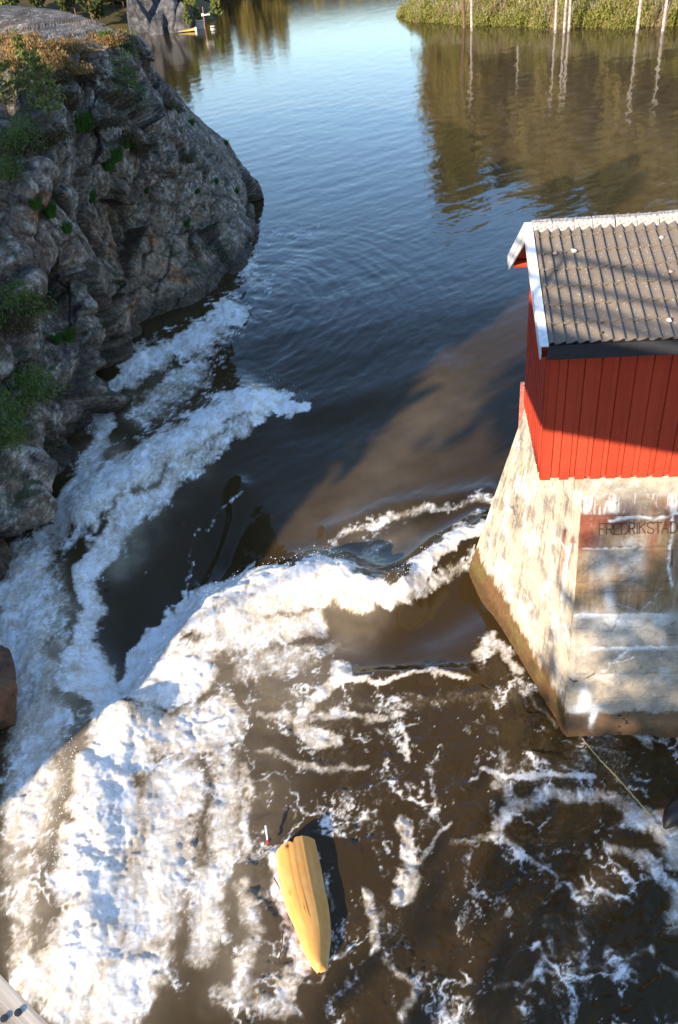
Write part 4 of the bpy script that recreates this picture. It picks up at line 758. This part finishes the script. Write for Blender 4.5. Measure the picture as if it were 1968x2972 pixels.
def conifer(name, h, seed, mat, bark, r=.28, whorls=9, q=26, size=.05, start=.15, asp=.3, droop=0.):
    g = np.random.default_rng(seed); tr = tube([(0, 0, -.1 * h), (.01 * h, 0, h * .5), (0, .01 * h, h)], [.022 * h, .014 * h, .003 * h], 6); Vs = []; br = []
    for w in range(whorls):
        z = h * (start + (1 - start) * w / whorls); L = r * h * (1 - .85 * (w / whorls)) * g.uniform(.8, 1.2)
        for k in range(5):
            a = g.uniform(0, 6.28); tip = np.array([L * math.cos(a), L * math.sin(a), z + L * (.35 - droop)]); b0 = np.array([0, 0, z]); br.append(tube([b0, tip], [.006 * h, .002 * h], 4))
            tt_ = g.uniform(.3, 1.05, q); c = b0 + (tip - b0) * tt_[:, None] + g.normal(0, .08 * L + .01 * h, (q, 3)); Vs.append(quads(c, size * h, asp, g, .6))
    top = np.array([0, 0, h]) + g.normal(0, .03 * h, (14, 3)); Vs.append(quads(top, size * h, asp, g, 1.))
    return mesh('crown', *join(Vs), mat), mesh('trunk', *join([tr] + br), bark)
def tree(name, ms, loc, s, rz, label, cat='tree', grp=None):
    t_ = empty(name, loc, rz); t_.scale = (s,) * 3 if np.isscalar(s) else s
    obj('crown', ms[0], t_); obj('trunk', ms[1], t_); return tag(t_, label, cat, grp)
sap = [conifer('pine', 1.6, s, M_pine, M_bark, .34, 7, 22, .05) for s in (1, 2)]
for px_, py_2, s, lb in [(90, 255, 1.0, 'small yellow green pine sapling at the upper left beside heather'), (150, 335, 1.1, 'bushy pine sapling below the first one on the left cliff edge'), (135, 300, .7, 'little pine sapling between two larger ones on the left cliff'), (20, 330, 1.5, 'dark green pine sapling cut by the left edge of the picture')]:
    p, n_ = on_cliff(px_, py_2); tree('pine_sapling', sap[i % 2], p - np.array([0, 0, .1]), s, rng.uniform(0, 6), lb, 'pine', 'pine saplings on the cliff'); i += 1
lf = bush_mesh('foliage', 420, .5, 1.5, .05, .6, 61, M_leaf, .2, 6); ls = mesh('stem', *join([tube([(0, 0, -.2), (g_ * .1, .05, .7), (g_ * .25, .1, 1.3)], [.02, .012, .004], 5) for g_ in (-1, .2, 1.2)]), M_dbark)
for px_, py_2, s, lb in [(372, 230, 1.1, 'leafy light green sapling growing from a crack near the cliff edge'), (400, 300, .9, 'light green leafy shrub lower on the cliff below the sapling'), (390, 130, .8, 'thin budding shrub on the skyline of the cliff above the river')]: plantthing('leafy_shrub', lf, px_, py_2 + 22, s, lb, 'shrub', 'leafy shrubs on the cliff', .05, ls)
jm = [bush_mesh('foliage', 2600, 1.0, 1.3, .055, .3, s, M_jun, .8, 8) for s in (71, 72)]
for px_, py_2, s, lb in [(52, 1150, 1.25, 'dense green juniper bush on the near buttress at the left edge'), (8, 1245, 1.0, 'yellow green juniper bush below the larger one at the left edge'), (5, 900, 1.3, 'dark juniper high on the left edge of the cliff'), (70, 395, .9, 'low spreading juniper under the pine saplings'), (20, 480, .8, 'low dark juniper patch at the left of the cliff face')]: plantthing('juniper', jm[i % 2], px_, py_2, s, lb, 'juniper', 'junipers on the cliff', .3); i += 1

# ================================================================ SHORES
def bank(name, line, prof, mat, seed, n=120):
    L = catmull(np.array(line, float), n); tg = np.gradient(L, axis=0); nn_ = np.stack([-tg[:, 1], tg[:, 0]], 1); nn_ /= np.linalg.norm(nn_, axis=1)[:, None]; V = []
    for o_, z in prof:
        jit = fbm(np.arange(n) * .13 + o_ * .1, np.full(n, o_ * .2 + seed), 3, seed) 
        V.append(np.concatenate([L + nn_ * (o_ + 1.5 * jit)[:, None], (z + jit * min(2., abs(z) * .35))[:, None]], 1))
    return kind(obj(name, mesh(name, np.concatenate(V), grid_faces(len(prof), n), mat, None, True)), 'structure'), L, nn_
M_bank = plain('bank_grass', (.16, .13, .04), (.24, .17, .08), .6, .95, .1, .6); M_dk = plain('forest_floor', (.10, .075, .03), (.07, .06, .02), .3, .95, .1, .6)
prof = [(-3, -2.5), (-.3, .8), (.6, 1.6), (5, 3.2), (14, 8), (30, 15), (55, 21), (120, 24), (300, 28)]
rb = [(90, 78), (62, 92), (47.2, 103.5), (38, 114), (31.2, 126.5), (26, 139), (21.8, 152), (24, 175), (32, 210)]
rbank, RL, RN = bank('right_bank', rb[::-1], [(-o_, z) for o_, z in prof][::1] if False else [(o_, z) for o_, z in prof], M_bank, 3)
sgn = 1 if np.mean(RN[:, 0]) > 0 else -1
if sgn < 0:
    bpy.data.objects.remove(rbank); rbank, RL, RN = bank('right_bank', rb, prof, M_bank, 3)
bm_ = [bush_mesh('foliage', 2200, 1.6, 2.6, .13, .55, s, M_bush, .3, 9) for s in (81, 82, 83)] + [bush_mesh('foliage', 1500, 1.5, 2.6, .16, .12, 84, M_bush2, 1.6, 8)]
stem_b = mesh('stem', *join([tube([(0, 0, -.4), (.3 * math.cos(a), .3 * math.sin(a), 1.), (.8 * math.cos(a), .8 * math.sin(a), 2.2)], [.05, .035, .01], 5) for a in (0, 1.1, 2.2, 3.6, 5.)]), M_birch)
nb_ = 0
for k in range(290):
    j = rng.integers(2, 112); o_ = [.0, 1.2, 2.6, 4.5][k % 4] + rng.uniform(-.4, .8); p = RL[j] + RN[j] * o_; z = .7 + o_ * .42
    if p[1] > 165 or p[1] < 88: continue
    ty = 3 if rng.uniform() < .28 else int(rng.integers(3)); t_ = empty('bank_bush', (p[0], p[1], z), rng.uniform(0, 6)); s = rng.uniform(.65, 1.25); t_.scale = (s, s, s * rng.uniform(.8, 1.3)); obj('foliage', bm_[ty], t_); obj('stem', stem_b, t_)
    tag(t_, 'bare brown twiggy bush among green bushes along the right bank' if ty == 3 else 'yellow green leafy bush in sun along the waterline of the right bank', 'bush', 'twiggy bushes on the right bank' if ty == 3 else 'green bushes on the right bank')
for k in range(90):
    j = rng.integers(2, 112); o_ = rng.uniform(6, 26); p = RL[j] + RN[j] * o_
    t_ = empty('bank_bush', (p[0], p[1], 2.2 + o_ * .42), rng.uniform(0, 6)); t_.scale = (rng.uniform(1.3, 2.2),) * 3; obj('foliage', bm_[int(rng.integers(3))], t_); tag(t_, 'broad olive bush on the slope behind the right bank', 'bush', 'bushes on the slope behind the right bank')
def broad(h, seed, mat, bark, n=900, size=.35, r=.2, base=.3, tr=.011, spread=1., lean=None):
    g = np.random.default_rng(seed); lean = g.normal(0, .02, 2) * h if lean is None else np.array(lean); P_ = np.array([(0, 0, -1.), (lean[0] * .3, lean[1] * .3, h * .35), (lean[0], lean[1], h * .7), (lean[0] * 1.2, lean[1] * 1.2, h)]); parts = [tube(catmull(P_, 9), np.linspace(tr * h, .002 * h, 9), 7)]; Vs = []
    for k in range(22):
        z = h * g.uniform(base, .95); b0 = np.array([lean[0] * z / h, lean[1] * z / h, z]); a = g.uniform(0, 6.28); L = r * h * (1.15 - .8 * (z / h)) * g.uniform(.6, 1.2); tip = b0 + np.array([L * math.cos(a), L * math.sin(a), L * .7]); parts.append(tube([b0, tip], [.0035 * h, .001 * h], 4))
        c = b0 + (tip - b0) * g.uniform(.3, 1.1, n // 22)[:, None] + g.normal(0, .045 * h * spread, (n // 22, 3)); Vs.append(quads(c, size, .6, g, .1))
    return mesh('crown', *join(Vs), mat), mesh('trunk', *join(parts), bark)
TB = [broad(22, s, M_olive, M_birch, 2400, .55, .17, .42, .0085) for s in (1, 2)] + [broad(24, s, M_olive, M_bark, 2600, .6, .16, .42, .011) for s in (3,)]; TW = [broad(22, s, M_olive, M_dbark, 3200, .55, .17, .10, .0085) for s in (4, 5, 6)]
trunks = [(1345, 78, 2, 'reddish pine trunk at the left end of the right bank'), (1366, 86, 0, 'slim white birch trunk close beside the reddish pine trunk'), (1505, 60, 1, 'pale birch trunk set back behind twiggy bushes on the right bank'), (1610, 92, 0, 'straight white birch trunk at the middle of the right bank'), (1636, 90, 1, 'forked pale birch, left stem of the pair mid right bank'),
          (1650, 88, 0, 'pale birch leaning right of the forked stem on the right bank'), (1850, 92, 1, 'thick white birch trunk near the right end of the bank'), (1925, 85, 0, 'thin pale birch trunk at the far right of the bank')]
for px_, py_2, ty, lb in trunks:
    p = at_z(px_, py_2, 1.2); s = rng.uniform(.9, 1.05); tree('pine_tree' if ty == 2 else 'birch_tree', TB[ty], p + np.array([.3, .8, .2]), s, rng.uniform(0, 6), lb, 'pine' if ty == 2 else 'birch', 'tall trees on the right bank')
for k in range(95):
    j = rng.integers(2, 112); o_ = rng.uniform(4, 34); p = RL[j] + RN[j] * o_
    if p[1] > 190: continue
    ty = int(rng.integers(3)); tree('birch_tree' if ty < 2 else 'pine_tree', TW[ty], (p[0], p[1], 2 + o_ * .38), rng.uniform(.6, .95), rng.uniform(0, 6), 'tall tree in the wood behind the right bank bushes', 'tree', 'wood behind the right bank')
# far left shore
lb_ = [(-70, 165), (-45, 188), (-29, 200), (-22, 203), (-17.5, 207), (-14.8, 222), (-18, 262), (-30, 320)]
lbank, LL, LN = bank('left_shore', lb_, [(-3, -2.5), (-.3, .9), (1, 2), (8, 4), (30, 8), (80, 14), (200, 20)], M_dk, 5)
if np.mean(LN[:, 0]) > 0:
    bpy.data.objects.remove(lbank); lbank, LL, LN = bank('left_shore', lb_[::-1], [(-3, -2.5), (-.3, .9), (1, 2), (8, 4), (30, 8), (80, 14), (200, 20)], M_dk, 5)
b = NB('shore_rock'); b.bump(b.noise(1.2, 8, .7, b.obj()), .8, .4); M_srock = b.done(b.ramp(b.noise(.8, 8, .7, b.obj()), [(.35, (.02, .02, .022)), (.5, (.07, .066, .066)), (.68, (.16, .15, .14))]), .85, .2)
for px_, py_2, r, sd_, lb in [(410, 88, (3.0, 3.0, 6.0), 31, 'tall grey rock at the left end of the outcrop on the far left shore'), (445, 78, (3.2, 3.0, 8.5), 34, 'highest grey rock of the outcrop on the far left shore'), (470, 92, (2.6, 2.4, 4.0), 35, 'low rock in front of the highest one on the far left shore'), (500, 88, (2.8, 3.0, 6.5), 32, 'dark rock face right of the highest rock on the far left shore'), (528, 86, (2.2, 2.4, 4.0), 36, 'dark low rock at the right end of the outcrop left of the sign post'), (385, 62, (4, 4, 6.0), 33, 'rounded rock at the left behind the cliff silhouette')]:
    p = at_z(px_, py_2 + 4, 1.2); tag(obj('rock_outcrop', rock_mesh('rock_outcrop', r, sd_, M_srock, 30), None, p + np.array([0, 2.5, .2]), sd_), lb, 'rock', 'rocks on the far left shore')
PT = [conifer('pine', 12, s, M_spr, M_bark, .2, 12, 22, .045, .2, .45) for s in (11, 12)] + [conifer('pine', 9, 13, M_pine, M_bark, .26, 9, 22, .055, .12, .45)]
for k in range(70):
    j = rng.integers(4, 112); o_ = rng.uniform(2.5, 26); p = LL[j] + LN[j] * o_
    if p[1] < 150: continue
    ty = int(rng.integers(3)); tree('pine_tree', PT[ty], (p[0], p[1], 2.0 + o_ * .22), rng.uniform(.7, 1.3), rng.uniform(0, 6), 'dark evergreen in the wood on the far left shore', 'tree', 'evergreens on the far left shore')
for px_, py_2, s, lb in [(545, 72, .45, 'low yellow green pine overhanging water left of the sign post'), (572, 60, .4, 'small lit pine just behind the sign post'), (630, 52, .6, 'brownish lit pine right of the white sign on the far shore')]:
    p = at_z(px_, py_2 + 18, 1.3); tree('pine_tree', PT[2], p + np.array([0, 3., .6]), s, rng.uniform(0, 6), lb, 'pine', 'pines round the sign post')
# sign post in the water and the pale blocks round it
ys = 183.; sb = at_y(597, 98, ys); st_ = at_y(588, 20, ys); sp = empty('sign_post', sb); tag(sp, 'rusty pole with white arrow board standing in the far water', 'sign')
part('pole', tube([np.array([0, 0, -2.]), z3, st_ - sb], [.13, .13, .10], 8), plain('rusty_pole', (.32, .13, .07), (.22, .09, .05), 3), sp)
g0 = at_y(588, 43, ys - .2) - sb; g1 = at_y(609, 42, ys - .2) - sb; part('arm', [box((g0 + g1) / 2, E3, (g1[0] - g0[0], .08, .22)), box(g0, E3, (.45, .1, .45))], M_white, sp)
tri = [at_y(*p, ys - .2) - sb for p in ((607, 52), (622, 52), (621, 44), (612, 30), (608, 40))]; tri = np.array(tri); n5 = 5; V = np.concatenate([tri, tri + np.array([0, .1, 0])])
part('arrow_board', (V, np.array([[0, 1, 2, 2], [0, 2, 4, 4], [2, 3, 4, 4], [5, 7, 6, 6], [5, 9, 7, 7], [7, 9, 8, 8]] + [[i_, (i_ + 1) % 5, 5 + (i_ + 1) % 5, 5 + i_] for i_ in range(5)])), M_white, sp)
M_pale = plain('pale_concrete', (.62, .57, .46), (.5, .46, .38), 2, .8)
p = at_y(620, 93, ys - 2); tp = at_y(620, 74, ys - 2); bo = empty('bollard', p); tag(bo, 'pale round bollard with dark band standing in the far water', 'bollard'); h = tp[2] - p[2]
part('body', tube([(0, 0, -2), (0, 0, h * .62)], [.62, .52], 12), M_pale, bo); part('band', tube([(0, 0, h * .62), (0, 0, h * .8)], [.46, .46], 12), M_black, bo); part('cap', tube([(0, 0, h * .8), (0, 0, h), (0, 0, h + .01)], [.5, .48, .02], 12), M_pale, bo)
p = at_y(582, 72, ys + 4); tag(obj('concrete_block', mesh('concrete_block', *join([box((0, 0, 0), E3, (1.6, 1., 1.3)), box((0, 0, .7), E3, (1.8, 1.2, .12))]), M_pale), None, p), 'pale concrete block on the shore just left of the sign post', 'block')
p0 = at_y(516, 94, ys - 1); p1 = at_y(572, 84, ys - 1); p0[2] = max(p0[2], 1.3); sk = empty('flooded_boat', (p0 + p1) / 2); tag(sk, 'yellow half sunk boat with white end left of the sign post', 'boat'); L = p1[0] - p0[0]
part('deck', (np.array([1, 1, .6]) * np.array([[-L / 2, 0, -.3], [L * .38, -.8, -.3], [L * .38, .8, -.3], [-L / 2, 0, -.05], [L * .38, -.8, .42], [L * .38, .8, .42], [0, -.6, .25], [0, .6, .25]]), np.array([[0, 1, 4, 6], [0, 6, 3, 3], [0, 3, 7, 2], [2, 7, 5, 5], [3, 6, 7, 7], [6, 4, 5, 7], [1, 2, 5, 4]])), plain('yellow_paint', (.52, .36, .08)), sk); part('end_board', box((L * .44, 0, .0), E3, (.35, 1.5, .6)), M_white, sk)
# far bank
fbk, FLn, FN = bank('far_bank', [(-90, 330), (-40, 345), (10, 352), (70, 350), (140, 330)], [(-4, -2.5), (0, 1.5), (15, 3), (60, 10), (200, 24), (700, 62)], M_dk, 7)
if FN[:, 1].mean() < 0:
    bpy.data.objects.remove(fbk); fbk, FLn, FN = bank('far_bank', [(-90, 330), (-40, 345), (10, 352), (70, 350), (140, 330)][::-1], [(-4, -2.5), (0, 1.5), (15, 3), (60, 10), (200, 24), (700, 62)], M_dk, 7)
for k in range(26):
    x = rng.uniform(-48, 0); tree('pine_tree', TW[2], (x, 350 + rng.uniform(2, 25), 2.), rng.uniform(.7, 1.1), rng.uniform(0, 6), 'tall pine on the bank at the far end of the river', 'tree', 'pines on the far bank')

# ================================================================ THE NEAR LEFT BANK, behind the photographer: it shades the gorge
def bd(bq, dq): return np.array([SUN_D[1] * bq + SUN_D[0] * dq, -SUN_D[0] * bq + SUN_D[1] * dq])
gb = np.linspace(-75, -11.5, 40); gd = np.array([0, -4, -9, -16, -26, -45, -80]); gz = np.array([-3, 4, 8, 10.5, 12, 14, 15.])
V = [[*bd(b_, d_ + 2 * pn(np.array([b_ * .2]), np.array([d_ * .2]))[0]), z_ + 1.2 * pn(np.array([b_ * .15]), np.array([d_ * .1]))[0] - (3 if b_ > -13 else 0)] for d_, z_ in zip(gd, gz) for b_ in gb]
kind(obj('near_bank', mesh('near_bank', V, grid_faces(len(gd), len(gb)), M_dk, None, True)), 'structure')
NS_ = [conifer('spruce', 14, s, M_spr, M_dbark, .2, 16, 30, .06, .06, .5, .3) for s in (21, 22)]
for k in range(60):
    bq = -15.6 - (k % 30) * 1.9 + rng.normal(0, .3); dq = -11 - (k // 30) * 5 + rng.uniform(-1.5, 1.5); p = bd(bq, dq)
    tree('spruce_tree', NS_[k % 2], (p[0], p[1], 8.6 - (2 if bq > -14 else 0)), rng.uniform(.66, .86), rng.uniform(0, 6), 'dark spruce on the near left bank behind the footbridge', 'spruce', 'spruces on the near left bank')

AL = [broad(12.5, s, M_olive, M_dbark, 900, .28, .24, .22, .012) for s in (41, 42)]
for k in range(8):
    bq = -2.2 + k * 2.0 + rng.normal(0, .3); dq = -24 + rng.uniform(-2, 2); p = bd(bq, dq)
    tree('alder_tree', AL[k % 2], (p[0], p[1], 4.0), rng.uniform(.85, 1.05), rng.uniform(0, 6), 'spring alder on the bank behind the footbridge', 'alder', 'alders behind the footbridge')
V = [[*bd(b_, d_), z_] for d_, z_ in ((-17, -3), (-20, 3.5), (-30, 5), (-60, 8)) for b_ in np.linspace(-11, 40, 12)]
kind(obj('rear_bank', mesh('rear_bank', V, grid_faces(4, 12), M_dk, None, True)), 'structure')

for k in range(34):
    x = rng.uniform(-6, 66); tree('pine_tree', TW[2], (x, 350 + rng.uniform(2, 30), 1.5), rng.uniform(.22, .42), rng.uniform(0, 6), 'low pine on the bank at the far end of the river', 'tree', 'low pines on the far bank')

SHADE_ALDER = broad(13, 45, M_olive, M_dbark, 1700, .30, .17, .75, .010, 1., np.array([SUN_D[1], -SUN_D[0]]) * 7.2)  # unseen alder, added and bent over to shade the water beside the sunlit streak
p = bd(-15.0, -20); tree('alder_tree', SHADE_ALDER, (p[0], p[1], 4.0), 1., 0., 'unseen alder added behind the footbridge, leaning out to shade the river', 'alder')
# every repeat gets the place that singles it out
ORD = ['', 'second', 'third', 'fourth', 'fifth', 'sixth', 'seventh', 'eighth', 'ninth', 'tenth', 'eleventh', 'twelfth', 'thirteenth', 'fourteenth', 'fifteenth', 'sixteenth', 'seventeenth', 'eighteenth', 'nineteenth', 'twentieth', 'twenty-first', 'twenty-second', 'twenty-third', 'twenty-fourth', 'twenty-fifth', 'twenty-sixth', 'twenty-seventh', 'twenty-eighth', 'twenty-ninth', 'thirtieth']
def order(group, text, sel=None):
    L = [o for o in col.objects if o.get('group') == group and (sel is None or sel(o))]
    L.sort(key=lambda o: pix(np.array([o.location[:]], float))[0][0])
    for k, o in enumerate(L):
        if k < len(ORD): o['label'] = text % (('leftmost' if k == 0 else ORD[k] + ' from left'),)
order('sunlit heather on the cliff top', 'orange brown sunlit heather bush, %s along the cliff top')
order('dark heather on the cliff face', 'dark brown heather bush in the shaded cliff face, %s of the dark ones')
order('grass tufts on the cliff', 'small bright green grass tuft on a cliff ledge, %s of the tufts')
inview = lambda o: 1180 < pix(np.array([o.location[:]], float))[0][0] < 1990
rowz = lambda o: o.location.z < .7 + .8 * .42
order('green bushes on the right bank', 'yellow green leafy bush at the waterline of the right bank, %s', lambda o: inview(o) and rowz(o))
order('twiggy bushes on the right bank', 'bare brown twiggy bush among green bushes on the right bank, %s', inview)
